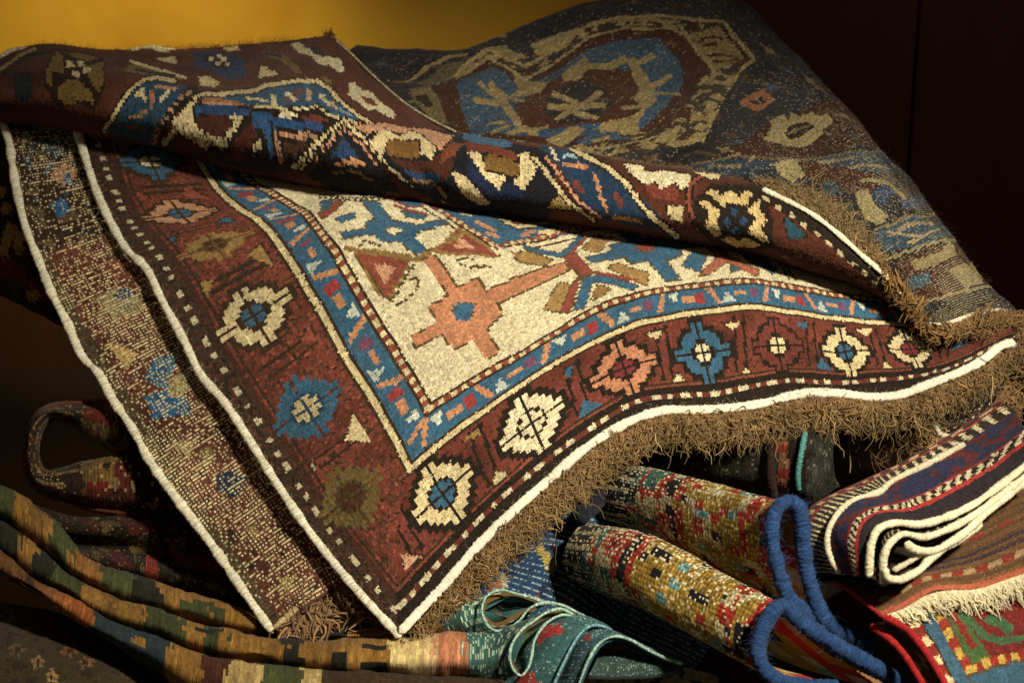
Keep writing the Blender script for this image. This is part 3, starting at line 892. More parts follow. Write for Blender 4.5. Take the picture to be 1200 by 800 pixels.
# red border at the right end
sp([(730, 192), (752, 194), (757, 202), (782, 201), (810, 207), (808, 216), (798, 223), (792, 214), (774, 221), (768, 212), (757, 217), (738, 203)], IVORY, BLACK, 1.5)
sp([(757, 216), (768, 214), (774, 222), (792, 216), (798, 225), (790, 236), (762, 232)], RED)
sp([(780, 242), (798, 241), (800, 262), (786, 256)], CREAM * 0.8, BLACK, 1.2)
sl([(826, 204), (812, 214), (806, 236), (818, 268)], BLACK, 9)
sl([(826, 204), (812, 214), (806, 236), (818, 268)], RUST, 4)
sp([(812, 236), (834, 216), (884, 218), (898, 232), (905, 258), (908, 288), (890, 293), (850, 290), (834, 284), (814, 264)], BLACK)
for pts in ([(827, 227), (834, 222), (845, 229), (852, 224), (861, 226), (866, 232), (875, 224), (882, 227), (875, 241), (864, 240), (855, 238), (848, 243), (840, 234)],
            [(820, 236), (826, 234), (834, 240), (845, 247), (841, 255), (840, 262), (847, 271), (840, 278), (824, 264), (831, 254), (831, 247), (822, 241)],
            [(889, 233), (892, 236), (889, 243), (899, 257), (892, 269), (901, 282), (897, 285), (878, 273), (883, 262), (885, 255), (876, 248), (883, 240)],
            [(847, 280), (855, 275), (868, 282), (875, 278), (892, 285), (885, 290), (859, 288)]):
    sp(pts, lin('CBB376'))
for q in ((860, 248), (852, 260), (871, 259), (862, 270)):
    sp([(q[0] - 5, q[1]), (q[0], q[1] - 6), (q[0] + 6, q[1]), (q[0], q[1] + 6)], lin('22456A'))
sp([(921, 254), (945, 277), (926, 281), (919, 262)], lin('1B4A60'), BLACK, 1.5)
sp([(812, 202), (846, 206), (842, 211), (828, 210)], CREAM, BLACK, 1)
sl([(885, 222), (922, 245), (970, 276), (1000, 302), (1050, 345)], BLACK, 14)
sl([(895, 232), (924, 250), (966, 281), (996, 306), (1040, 343)], CREAM * 0.8, 5, dash=(18, 7))
sl([(900, 302), (940, 300), (990, 318), (1040, 345)], TAN * 0.5, 3, dash=(16, 8))
strip.build('rolled_strip', rug, PILE, blur=0.28, gap=(lin('4A3A26'), 0.25), relief=0.0018, thick=0.006, wave=0.0012, face=1)

# the back of the folded rug
RB = [
    [(1072, 388, 2.475), (1105, 383, 2.455), (1150, 372, 2.48), (1183, 366, 2.53), (1197, 380, 2.62)],
    [(1030, 338, 2.525), (1065, 322, 2.495), (1095, 302, 2.52), (1120, 291, 2.58), (1131, 312, 2.7)],
    [(960, 292, 2.58), (1000, 262, 2.545), (1040, 238, 2.57), (1072, 227, 2.65), (1085, 250, 2.78)],
    [(890, 262, 2.63), (935, 215, 2.6), (980, 182, 2.63), (1016, 160, 2.72), (1031, 182, 2.85)],
    [(800, 240, 2.68), (850, 185, 2.66), (915, 140, 2.72), (975, 112, 2.83), (990, 133, 2.95)],
    [(690, 222, 2.7), (760, 165, 2.7), (835, 105, 2.8), (915, 52, 2.95), (932, 74, 3.08)],
    [(580, 205, 2.7), (650, 150, 2.74), (740, 80, 2.88), (850, -10, 3.08), (870, 5, 3.16)],
    [(500, 185, 2.72), (545, 140, 2.77), (610, 80, 2.9), (700, 0, 3.05), (720, 15, 3.12)],
    [(430, 165, 2.76), (470, 110, 2.83), (505, 85, 2.9), (541, 58, 2.97), (560, 66, 3.05)],
    [(370, 145, 2.82), (410, 95, 2.9), (440, 74, 2.94), (470, 59, 2.98), (490, 66, 3.06)],
    [(330, 120, 2.93), (370, 85, 2.96), (390, 68, 2.98), (410, 57, 3.0), (430, 62, 3.06)],
]
back = Cloth(loft(RB, 330, 156), lin('1E2734'))
bm = smooth_noise(back.nu, back.nv, 14, 0.3)
back.c *= (1 + bm)[..., None]
bp_, bl = back.poly, back.line
DT, DR, DB = lin('94804F'), lin('43201A'), lin('275070')
mixm = smooth_noise(back.nu, back.nv, 3.0, 1.0)
back.c[(mixm > 0.9)] = lin('4A3A28')
bp_([(513, 98), (552, 72), (570, 61), (600, 71), (615, 77), (645, 61), (690, 29), (727, 19), (781, 20), (847, 28), (883, 71), (866, 84), (848, 114), (822, 162), (780, 174), (712, 186),
     (640, 180), (560, 162), (530, 150)], lin('3A2C24'))
bk0 = smooth_noise(back.nu, back.nv, 4.0, 1.0)
back.c[(bk0 > 0.0) & inside(back.P, [(530, 84), (570, 64), (615, 79), (690, 30), (727, 21), (820, 26), (860, 60), (850, 110), (822, 158), (712, 185), (560, 160)])] = DT
back.c[(mixm > 0.55) & inside(back.P, [(530, 90), (570, 66), (615, 80), (690, 32), (727, 24), (800, 28), (820, 150), (712, 184), (560, 160)])] = DR
back.c[(mixm < -0.75) & inside(back.P, [(530, 90), (570, 66), (615, 80), (690, 32), (727, 24), (840, 32), (866, 84), (820, 155), (712, 184), (560, 160)])] = lin('22303A')
bl([(513, 98), (552, 72), (570, 61), (600, 71), (615, 77), (645, 61), (690, 29), (727, 19), (781, 20), (847, 28), (883, 71), (866, 84), (848, 114), (822, 162)], lin('9A8454'), 4)
bp_([(520, 102), (552, 80), (572, 69), (600, 83), (616, 89), (645, 76), (690, 45), (727, 33), (785, 34), (802, 42), (834, 80), (816, 100), (801, 135), (770, 154), (700, 170), (640, 172),
     (570, 160), (545, 154), (530, 130)], DR)
bl([(520, 102), (552, 80), (572, 69), (600, 83), (616, 89), (645, 76), (690, 45), (727, 33), (785, 34), (802, 42), (834, 80)], lin('9A8454'), 3)
bp_([(532, 100), (555, 88), (575, 78), (600, 92), (616, 98), (650, 86), (690, 58), (725, 48), (770, 45), (796, 70), (801, 95), (781, 126), (750, 151), (700, 160), (640, 164), (580, 157),
     (552, 157), (540, 125)], DB)
bp_([(625, 108), (660, 90), (700, 78), (740, 85), (762, 110), (752, 137), (700, 147), (650, 152), (612, 152), (600, 125)], lin('4A221B'))
bp_([(600, 85), (615, 90), (643, 97), (636, 106), (621, 111), (598, 111), (608, 102)], DT)
for pts, w in (([(577, 101), (588, 112), (594, 128), (610, 152), (626, 157)], 9), ([(557, 117), (582, 119)], 7), ([(561, 100), (582, 112)], 4), ([(571, 145), (592, 145)], 4),
               ([(578, 157), (596, 150)], 4), ([(590, 110), (613, 119)], 4), ([(745, 76), (764, 65)], 6), ([(761, 104), (784, 90)], 6), ([(763, 111), (794, 109)], 6),
               ([(741, 117), (756, 113)], 4), ([(730, 128), (752, 126)], 4), ([(596, 158), (640, 150)], 5)):
    bl(pts, DT, w)
bp_([(658, 90), (684, 65), (692, 76), (712, 75), (732, 65), (736, 74), (715, 83), (690, 83), (676, 96), (660, 97)], DT)
bp_([(733, 69), (745, 68), (766, 105), (769, 121), (754, 133), (744, 117), (748, 105)], DT)
bp_([(697, 152), (715, 142), (745, 135), (764, 122), (746, 144), (749, 151), (762, 155), (703, 155)], DT)
bp_([(653, 160), (667, 151), (688, 153), (670, 167), (655, 173), (638, 166)], DT)
bp_([(640, 115), (660, 100), (690, 96), (716, 113), (713, 130), (690, 146), (655, 146), (638, 132)], lin('17202E'))
for pts in ([(644, 126), (706, 125)], [(654, 140), (702, 110)], [(650, 111), (674, 120)], [(674, 134), (698, 141)]):
    bl(pts, DT, 7)
bp_([(672, 169), (700, 156), (746, 158), (722, 163), (690, 171)], DB)
bp_([(692, 166), (712, 160), (716, 164), (696, 169)], DT)
bl([(660, 178), (712, 174), (760, 163), (800, 150)], lin('9A8A60'), 2.5)
bp_([(745, 172), (758, 164), (772, 172), (764, 178)], DT)
bp_([(778, 168), (800, 164), (830, 150), (824, 162), (790, 174)], DT)
bp_([(806, 40), (845, 32), (876, 68), (840, 82)], lin('84703F'))
for pts in ([(818, 48), (832, 44), (846, 46)], [(822, 54), (838, 52)], [(832, 66), (846, 63), (862, 67)], [(836, 72), (852, 71), (864, 70)]):
    bl(pts, DR * 0.7, 3)
bl([(846, 34), (874, 68)], lin('171410'), 3)
bl([(800, 36), (835, 82)], DT, 3)
bp_([(836, 84), (866, 84), (850, 112), (826, 155), (806, 150), (815, 110)], lin('3A3830'))
back.c[(mixm > 0.0) & inside(back.P, [(836, 84), (866, 84), (850, 112), (826, 155), (806, 150), (815, 110)])] = DT
# left end of the medallion field
bp_([(400, 56), (540, 58), (520, 66), (505, 76), (480, 92), (440, 80)], lin('131C2C'))
bl([(476, 94), (504, 76), (526, 66), (545, 66)], DT, 4)
bp_([(488, 96), (524, 74), (545, 72), (530, 86), (515, 98), (500, 100)], lin('5A5138'))
bp_([(478, 103), (503, 100), (511, 108), (525, 143), (515, 142), (500, 136), (488, 124)], lin('6E5F3C'))
bp_([(484, 112), (500, 108), (508, 126), (498, 128)], lin('241A14'))
bp_([(510, 104), (532, 88), (547, 152), (541, 162), (524, 142)], DR)
bp_([(543, 52), (575, 26), (596, 46), (566, 50)], DT * 0.9)
bp_([(600, 40), (640, 18), (690, 8), (650, 40), (620, 50)], lin('14202E'))
bp_([(620, 54), (650, 42), (690, 30), (660, 58), (632, 66)], DT)
bp_([(560, 62), (590, 55), (620, 68), (600, 70), (572, 60)], DT * 0.8)
# the right of the sheet: borders towards the end
bp_([(866, 122), (893, 104), (908, 118), (889, 133)], lin('93583A'))
bp_([(878, 121), (892, 114), (898, 119), (886, 125)], lin('22242A'))
bp_([(860, 175), (890, 150), (960, 118), (1010, 128), (1050, 165), (1000, 172), (940, 186), (880, 196), (840, 190)], lin('3E1C19'))
bp_([(893, 163), (904, 150), (902, 145), (918, 133), (924, 143), (926, 130), (940, 134), (950, 129), (961, 137), (968, 134), (976, 143), (962, 150), (966, 155), (950, 166), (940, 174),
     (922, 173), (910, 166)], lin('A08D5C'))
bp_([(918, 156), (930, 145), (945, 140), (955, 148), (940, 158), (925, 163)], lin('2A1A16'))
bl([(924, 156), (948, 146)], lin('7A6A48'), 3)
bl([(800, 196), (860, 184), (930, 190), (1010, 178), (1060, 176)], lin('6A5A40'), 3)
bp_([(790, 200), (850, 186), (920, 192), (900, 206), (830, 204)], lin('28425A'))
bp_([(960, 186), (1030, 176), (1070, 186), (1080, 200), (1000, 204)], lin('2A465E'))
for a, b in (((836, 194), (868, 195)), ((878, 190), (884, 184)), ((960, 190), (1000, 186)), ((990, 198), (1040, 194)), ((850, 186), (866, 182))):
    bl([a, b], lin('8A7A58'), 3.5)
bp_([(936, 188), (990, 196), (1040, 215), (1060, 226), (1010, 232), (950, 212)], lin('4A2420'))
bp_([(902, 196), (930, 187), (944, 204), (930, 213), (916, 206)], lin('A3935F'))
bp_([(892, 202), (908, 196), (914, 206), (900, 210)], lin('1F3448'))
bp_([(962, 212), (980, 212), (984, 226), (966, 228)], lin('244A5C'))
bp_([(1002, 226), (1016, 222), (1026, 240), (1042, 251), (1030, 263), (1014, 258), (1005, 240)], lin('A3935F'))
bp_([(1019, 229), (1032, 217), (1049, 225), (1035, 239)], lin('24466E'))
bl([(1010, 212), (1040, 216), (1072, 240)], lin('9A8A5C'), 5)
bp_([(1050, 234), (1080, 228), (1088, 240), (1060, 245)], lin('24466E'))
bl([(1026, 268), (1060, 254), (1100, 250)], lin('8A7A54'), 4)
bp_([(1022, 272), (1070, 252), (1110, 262), (1116, 276), (1060, 292), (1036, 296)], lin('27506C'))
for a, b in (((1044, 276), (1062, 262)), ((1040, 270), (1078, 276)), ((1066, 284), (1098, 270)), ((1062, 262), (1092, 262))):
    bl([a, b], lin('B09A70'), 4)
bl([(1040, 304), (1080, 288), (1124, 280)], lin('9A8A5C'), 4)
bp_([(1046, 308), (1090, 290), (1134, 286), (1150, 330), (1120, 350), (1072, 352)], lin('4C241F'))
bp_([(1066, 306), (1100, 296), (1110, 284), (1120, 298), (1096, 312), (1072, 316)], lin('9C8B58'))
bp_([(1108, 316), (1140, 306), (1152, 330), (1132, 338), (1120, 324)], lin('9C8B58'))
bp_([(1060, 326), (1088, 318), (1092, 330), (1066, 340)], lin('2A5A70'))
bl([(1084, 352), (1140, 338), (1160, 336)], lin('9A8A5C'), 3.5)
bl([(1086, 366), (1130, 356), (1170, 352)], BLACK, 6)
for q in range(70):
    i0, j0, w = rng.integers(60, 320), rng.integers(10, 140), rng.integers(2, 5)
    dye = (lin('6A4A34'), lin('7C6E4A'), lin('2E5068'), lin('4A2A22'))[q % 4]
    m = (np.abs(back.I - i0) + np.abs(back.J - j0) < w) | ((np.abs(back.I - i0) < w + 2) & (np.abs(back.J - j0) < 1))
    k = m & (back.c.sum(-1) < 0.14)
    back.c[k] = dye
back.build('folded_back', rug, WEAVE, relief=0.0005, vary=0.20, blur=0.15, weft=(lin('9C9278'), np.where(back.I < 140, 0.62 - 0.50 * back.I / 140, 0.08), 0.62), streaks=40, heather=0.42, thick=0.008, wave=0.0025, cell=34, rib=0.0005, spread=0.16)

# woven end bands, side cord, fringes
EB = [(468, 741, 2.252), (515, 691, 2.274), (562, 637, 2.294), (614, 587, 2.32), (650, 556, 2.338), (678, 531, 2.353), (697, 517, 2.365), (722, 502, 2.372), (746, 490, 2.377), (777, 481, 2.385), (820, 480, 2.391),
      (862, 477, 2.397), (900, 471, 2.405), (925, 464, 2.409), (950, 460, 2.411), (986, 461, 2.413), (1024, 465, 2.414), (1060, 461, 2.416), (1083, 452, 2.418), (1120, 438, 2.428), (1150, 423, 2.438), (1176, 404, 2.452), (1190, 401, 2.462)]
cord('end_band', EB, 0.0055, lin('EFE9D6'), rug, flat=0.5, wraps=0.009, amp=0.05, lump=0.08, tone=0.05, slant=1.0)
SB = [(470, 746, 2.255), (440, 715, 2.272), (412, 684, 2.292), (388, 655, 2.315), (361, 620, 2.338), (328, 572, 2.372), (297, 523, 2.408), (262, 470, 2.448), (236, 440, 2.475), (216, 400, 2.502), (190, 352, 2.54), (170, 313, 2.575),
      (149, 293, 2.60), (131, 263, 2.632), (115, 229, 2.66), (99, 182, 2.70), (90, 150, 2.735), (86, 130, 2.76)]
cord('side_cord', SB, 0.0052, lin('E0D8C0'), rug, amp=0.05, lump=0.13, wraps=0.004, tone=0.16, flat=0.6)
cord('end_band', [(893, 221, 2.505), (922, 235, 2.493), (952, 251, 2.482), (981, 273, 2.475), (1010, 299, 2.466), (1036, 321, 2.458), (1060, 346, 2.454)], 0.0034, lin('E2DCC6'), rug, flat=0.6, wraps=0.007, amp=0.08, tone=0.08)
cord('end_band', [(1086, 380, 2.448), (1105, 380, 2.444), (1130, 372, 2.455), (1152, 366, 2.472), (1175, 364, 2.508), (1186, 370, 2.56)], 0.0030, lin('DAD3BC'), rug, flat=0.7, wraps=0.006, amp=0.1, tone=0.08)
FB = [(x + 4, y + 7, d + 0.006) for x, y, d in EB]
FD = [(0.75, 0.7), (0.78, 0.65), (0.75, 0.7), (0.6, 0.8), (0.25, 1), (0.05, 1), (0.1, 1), (0.15, 1), (0.2, 1), (0.25, 0.9), (0.4, 0.85)]
fringe('fringe', FB, FD, 6400, [0.012, 0.018, 0.021, 0.023, 0.020, 0.022, 0.024, 0.025, 0.024, 0.022, 0.018], rug, dye=lin('927850'), r=0.00064, curl=0.0040, droop=0.006, lift=0.012, spread=0.45)
fringe('fringe', [(x + 4, y + 6, d + 0.002) for x, y, d in EB], FD, 4200, [0.010, 0.014, 0.016, 0.016, 0.015, 0.015, 0.015, 0.015, 0.014, 0.013, 0.012], rug, dye=lin('8A6E48'), r=0.0006, curl=0.0045, droop=0.003, lift=0.012, spread=0.55)
fringe('fringe', [(885, 216, 2.535), (910, 226, 2.522), (952, 249, 2.508), (981, 271, 2.496), (1010, 297, 2.482), (1036, 320, 2.470)], [(0.5, -0.85), (0.5, -0.85), (0.55, -0.8), (0.65, -0.6)], 1300,
       [0.008, 0.016, 0.021, 0.020, 0.013], rug, dye=lin('8C7650'), r=0.0006, curl=0.0036, droop=0.0, lift=0.002, toward=-0.45, spread=0.14)
fringe('fringe', [(1020, 306, 2.470), (1036, 321, 2.462), (1060, 346, 2.456), (1076, 366, 2.452), (1088, 379, 2.448)], [(0.7, -0.2), (0.8, 0.1), (0.5, 0.6)], 420, [0.008, 0.007, 0.006], rug,
       dye=lin('8A693C'), r=0.0009, curl=0.005, droop=0.006, lift=0.006, spread=0.6)
fringe('fringe', [(1078, 374, 2.45), (1090, 384, 2.447), (1108, 383, 2.443), (1130, 376, 2.452), (1152, 370, 2.47), (1178, 369, 2.51), (1190, 376, 2.56)], [(-0.1, 1), (0.1, 1), (0.3, 1), (0.7, 0.7)], 1000, [0.010, 0.011, 0.012, 0.010], rug,
       dye=lin('8A6C44'), r=0.0009, curl=0.006, droop=0.006, spread=0.6, lift=0.008)
fringe('fringe', [(394, 47, 2.875), (388, 45, 2.885), (378, 45, 2.89)], [(0.3, -0.6), (0.8, -0.5)], 30, 0.008, rug, dye=lin('7A5E30'), r=0.0008, curl=0.004, droop=0.0)
cord('side_cord', [(394, 48, 2.868), (414, 66, 2.815), (432, 84, 2.772), (454, 104, 2.725), (477, 123, 2.692), (508, 142, 2.655), (534, 155, 2.62)], 0.0018, lin('A89C80'), rug, wraps=0.004, amp=0.25, tone=0.3)

cord('side_cord', [(-20, 84, 2.83), (2, 66, 2.83), (12, 60, 2.835), (24, 58, 2.84), (50, 60, 2.88), (100, 66, 2.90), (140, 64, 2.90), (162, 58, 2.90), (178, 56, 2.905), (194, 58, 2.91), (230, 64, 2.93), (300, 60, 2.95), (376, 46, 2.925), (390, 46, 2.90)], 0.0034, lin('CFC39E'), rug, amp=0.12, lump=0.2, tone=0.2)
for pts, dye, q in ((SB, CREAM, 500), (EB, IVORY, 400), ([(0, 71, 2.80), (45, 54, 2.86), (127, 61, 2.87), (200, 58, 2.915), (268, 55, 2.915), (335, 48, 2.915), (392, 47, 2.88)], lin('5A3A2A'), 700),
                    ([(606, 170, 2.58), (682, 181, 2.565), (762, 195, 2.555), (832, 205, 2.54), (892, 220, 2.515)], lin('8A7050'), 500),
                    ([(1018, 162, 2.71), (1073, 228, 2.645), (1121, 291, 2.575), (1182, 364, 2.53)], lin('5A4A38'), 260)):
    fringe('lint', pts, [(0.2, -0.6), (0.2, -0.6)], q, 0.0075, rug, dye=dye, r=0.00012, curl=0.002, droop=0.0, spread=1.3, seg=6, lift=0.003)


# ------------------------------------------------------------------ the rug under it, back upwards
under = thing('reversed_rug', 'rug lying back side up under the folded one, pale cord on its left edge', 'rug', (220, 560, 2.5))
RF = [
    [(318, 741, 2.325), (352, 716, 2.325), (394, 686, 2.325), (440, 652, 2.333)],
    [(281, 686, 2.365), (320, 655, 2.363), (370, 620, 2.355), (420, 585, 2.363)],
    [(209, 587, 2.44), (260, 552, 2.438), (310, 520, 2.428), (360, 490, 2.433)],
    [(156, 503, 2.5), (200, 475, 2.495), (250, 445, 2.485), (300, 415, 2.488)],
    [(115, 437, 2.545), (160, 412, 2.54), (215, 385, 2.535), (265, 358, 2.538)],
    [(78, 377, 2.59), (120, 357, 2.585), (175, 332, 2.58), (225, 308, 2.583)],
    [(50, 320, 2.63), (90, 305, 2.63), (140, 287, 2.63), (190, 270, 2.638)],
    [(29, 264, 2.67), (65, 255, 2.67), (115, 243, 2.67), (165, 230, 2.678)],
    [(16, 204, 2.71), (50, 200, 2.71), (95, 194, 2.715), (140, 188, 2.723)],
    [(4, 146, 2.755), (38, 146, 2.755), (80, 147, 2.76), (120, 146, 2.768)],
    [(-4, 120, 2.8), (30, 122, 2.8), (70, 124, 2.8), (110, 126, 2.808)],
]
flap = Cloth(loft(RF, 190, 40), lin('6A3B2F'))
flap.c *= (1 + smooth_noise(flap.nu, flap.nv, 8, 0.25))[..., None]
fm = smooth_noise(flap.nu, flap.nv, 3, 1.0)
flap.c[fm > 1.2] = lin('3A2A22')
fp, fl = flap.poly, flap.line
flap.c[:, :4] = lin('5A4A34')
flap.c[flap.I > 132] = lin('3E2C22')
flap.c[(flap.I > 132) & (fm > 0.6)] = lin('6A5A3E')
flap.c[(flap.I > 132) & (fm < -1.1)] = lin('35506A')
for pts, c in (([(128, 401), (159, 412), (148, 434)], lin('C9A158')), ([(180, 418), (205, 414), (208, 430), (195, 442), (220, 469), (223, 485), (180, 491), (170, 466), (189, 456), (170, 445)], lin('2F6A98')),
               ([(192, 445), (217, 435), (223, 454), (204, 467)], lin('A8976A')), ([(200, 517), (229, 516), (222, 542)], lin('9E8D5E')),
               ([(106, 350), (120, 342), (138, 336), (150, 338), (168, 352), (172, 362), (150, 370), (134, 374), (128, 364)], lin('8F8058')),
               ([(132, 346), (142, 338), (156, 338), (152, 350), (138, 354)], lin('2C4E7E')),
               ([(60, 200), (80, 190), (92, 205), (84, 218), (66, 214)], lin('B87A62')), ([(58, 240), (74, 232), (84, 246), (70, 256)], lin('2F6AA0')),
               ([(74, 205), (84, 202), (88, 214), (78, 218)], lin('3A6A94')), ([(252, 560), (276, 548), (290, 562), (276, 582), (258, 578)], lin('243A50')),
               ([(288, 618), (302, 614), (300, 634)], lin('8A7440')), ([(324, 676), (346, 674), (336, 694)], lin('9E8146')), ([(350, 684), (360, 680), (358, 690)], lin('7A6034')),
               ([(230, 530), (246, 524), (252, 540), (238, 548)], lin('7A6840')), ([(44, 168), (66, 160), (74, 172), (54, 180)], lin('4A5A6A')),
               ([(120, 296), (150, 284), (160, 296), (140, 306)], lin('6E5F42'))):
    fp(pts, c)
flap.build('weave_back', under, WEAVE, relief=0.0006, vary=0.16, blur=0.2, weft=(lin('CDBC90'), np.where(flap.I > 128, 0.5, 0.66), 0.62), heather=0.24, streaks=160, thick=0.007, wave=0.0016, rib=-0.0004, spread=0.15)
cord('side_cord', [(320, 741, 2.315), (300, 713, 2.335), (281, 686, 2.357), (243, 631, 2.398), (209, 587, 2.432), (172, 534, 2.472), (155, 502, 2.493), (132, 468, 2.516), (115, 437, 2.537), (98, 420, 2.556),
                   (78, 377, 2.582), (62, 347, 2.60), (48, 312, 2.628), (29, 263, 2.664), (19, 220, 2.69), (14, 190, 2.71), (10, 165, 2.735), (3, 143, 2.75), (-6, 122, 2.79)], 0.0056, lin('E0D8BE'), under, amp=0.06, lump=0.14, wraps=0.005, flat=0.65, tone=0.15)
cord('end_band', [(320, 736, 2.318), (340, 719, 2.325), (358, 706, 2.33), (378, 693, 2.334), (398, 680, 2.338), (425, 660, 2.345)], 0.0036, lin('B7A478'), under, amp=0.12, wraps=0.006)
fringe('fringe', [(324, 740, 2.322), (345, 724, 2.328), (370, 706, 2.332), (400, 690, 2.336), (430, 680, 2.34)], [(0.35, 0.9), (0.4, 0.9), (0.5, 0.9)], 420, [0.036, 0.044, 0.05], under,
       dye=lin('8C6E4E'), r=0.0013, curl=0.008, droop=0.012, lift=0.014)
# its far corner showing again at the right
RR = [
    [(1084, 478, 2.50), (1101, 512, 2.475), (1122, 512, 2.475), (1141, 503, 2.485), (1162, 470, 2.52), (1196, 410, 2.58)],
    [(1085, 460, 2.50), (1103, 482, 2.49), (1122, 482, 2.49), (1143, 470, 2.50), (1158, 446, 2.53), (1190, 400, 2.59)],
    [(1080, 430, 2.52), (1100, 440, 2.515), (1122, 438, 2.515), (1144, 432, 2.52), (1160, 420, 2.55), (1190, 390, 2.60)],
]
rc = Cloth(loft(RR, 22, 34), lin('2A211C'))
rc.c[rc.I % 4 < 2] = lin('4A4038')
rc.build('weave_back', under, WEAVE, vary=0.2, weft=(lin('A89C86'), 0.15, 0.5), rib=0.0006)
cord('end_band', [(1086, 476, 2.488), (1094, 494, 2.475), (1103, 509, 2.466), (1122, 510, 2.466), (1140, 502, 2.476), (1152, 484, 2.495)], 0.0030, lin('D8D2BE'), under, amp=0.15, wraps=0.005)
fringe('fringe', [(1050, 478, 2.49), (1075, 488, 2.485), (1092, 500, 2.474), (1104, 514, 2.468), (1122, 516, 2.468), (1142, 507, 2.478), (1166, 474, 2.51), (1196, 420, 2.57)],
       [(0.0, 1), (0.1, 1), (0.2, 1), (0.5, 0.8), (0.8, 0.5)], 1500, [0.024, 0.024, 0.022, 0.022, 0.02], under, dye=lin('8C6E48'), r=0.0010, curl=0.005, droop=0.008)
fringe('fringe', [(960, 480, 2.50), (1000, 484, 2.495), (1050, 486, 2.49), (1090, 496, 2.48)], [(0.0, 1), (0.1, 1)], 900, [0.022, 0.028, 0.028], under, dye=lin('7E6240'), r=0.0010, curl=0.005, droop=0.01)
fringe('fringe', [(1186, 380, 2.52), (1196, 400, 2.52), (1200, 430, 2.53)], [(0.5, 0.8), (0.3, 1)], 260, 0.02, under, dye=lin('8C6E48'), r=0.0010, curl=0.005, droop=0.008)

# ------------------------------------------------------------------ dark rug at the far left
r = thing('dark_rug', 'dark rug with tan blossoms and a red stripe behind the corded edge, far left', 'rug', (20, 280, 2.85))
g = Cloth(loft([[(-40, 110, 2.96), (10, 110, 2.92), (60, 115, 2.92)], [(-40, 180, 2.90), (10, 180, 2.86), (60, 185, 2.86)], [(-40, 240, 2.86), (10, 240, 2.80), (70, 250, 2.80)], [(-40, 285, 2.84), (10, 300, 2.765), (80, 325, 2.75)],
                [(-40, 315, 2.84), (16, 340, 2.76), (95, 385, 2.74)], [(-40, 320, 2.88), (16, 350, 2.82), (95, 395, 2.80)]], 56, 50), lin('241A14'))
gm = smooth_noise(g.nu, g.nv, 4, 1)
g.c[gm > 0.9] = lin('3A2A1A')
g.poly([(-10, 296), (20, 305), (60, 345), (64, 362), (20, 330), (-10, 318)], lin('5A1A14'))
for q in ((8, 282), (22, 290), (14, 272), (4, 294), (26, 278), (40, 345), (8, 245), (2, 225)):
    g.poly([(q[0] - 7, q[1] - 3), (q[0] - 2, q[1] - 8), (q[0] + 6, q[1] - 4), (q[0] + 7, q[1] + 5), (q[0], q[1] + 8), (q[0] - 6, q[1] + 4)], lin('A07C3C'))
g.build('sheet', r, PILE, wave=0.003)

# ------------------------------------------------------------------ folded rug with the open loop
r = thing('looped_rug', 'dark folded rug forming an open loop, left of the reversed rug and above the kilim', 'rug', (120, 550, 2.6))
outer = [(260, 500, 2.54), (220, 485, 2.56), (160, 473, 2.58), (110, 470, 2.585), (57, 475, 2.58), (35, 492, 2.57), (27, 520, 2.565), (30, 556, 2.56), (50, 577, 2.555), (100, 592, 2.55), (160, 601, 2.54), (240, 616, 2.52)]
inner = [(260, 575, 2.50), (220, 558, 2.515), (160, 530, 2.53), (110, 507, 2.54), (66, 488, 2.548), (48, 500, 2.55), (41, 524, 2.545), (44, 548, 2.54), (58, 558, 2.535), (100, 552, 2.52), (160, 545, 2.51), (240, 545, 2.50)]
hid = [(260, 580, 2.60), (220, 560, 2.62), (160, 532, 2.63), (110, 509, 2.64), (68, 492, 2.65), (52, 503, 2.65), (46, 524, 2.645), (49, 545, 2.64), (62, 553, 2.635), (100, 549, 2.62), (160, 543, 2.61), (240, 543, 2.60)]
bulge = [((a[0] + b[0]) / 2, (a[1] + b[1]) / 2, min(a[2], b[2]) - 0.012) for a, b in zip(outer, inner)]
g = Cloth(np.swapaxes(loft([hid, inner, bulge, outer, [(p[0], p[1] + (2 if i > 6 else 0), p[2] + 0.09) for i, p in enumerate(outer)]], 34, 150, even=False), 0, 1).copy(), lin('241815'))
fm = smooth_noise(g.nu, g.nv, 4, 1)
rows = g.J % 3
g.c[(rows == 0) & (fm > -0.3)] = lin('7A6238')
g.c[(rows == 1)] = lin('2A1512')
g.c[(fm > 0.7)] = lin('4E1A15')
px = g.P[..., 0]
g.c[(px > 96) & (px < 138) & (g.J > 8) & (g.J % 3 > 0)] = lin('6A5022')
g.c[(px > 100) & (px < 128) & (g.J > 14) & (g.J < 24)] = lin('5E1814')
g.c[(px > 132) & (px < 148) & (g.J % 4 < 2)] = lin('4A1512')
g.build('sheet', r, WEAVE, vary=0.25, thick=0.006, weft=(lin('8A7448'), 0.1, 0.6), rib=0.0006)
cord('side_cord', [(p[0] + (3 if i < 7 else 3), p[1] + 2, p[2] - 0.012) for i, p in enumerate(outer[3:11])], 0.0030, lin('54301E'), r, amp=0.15)

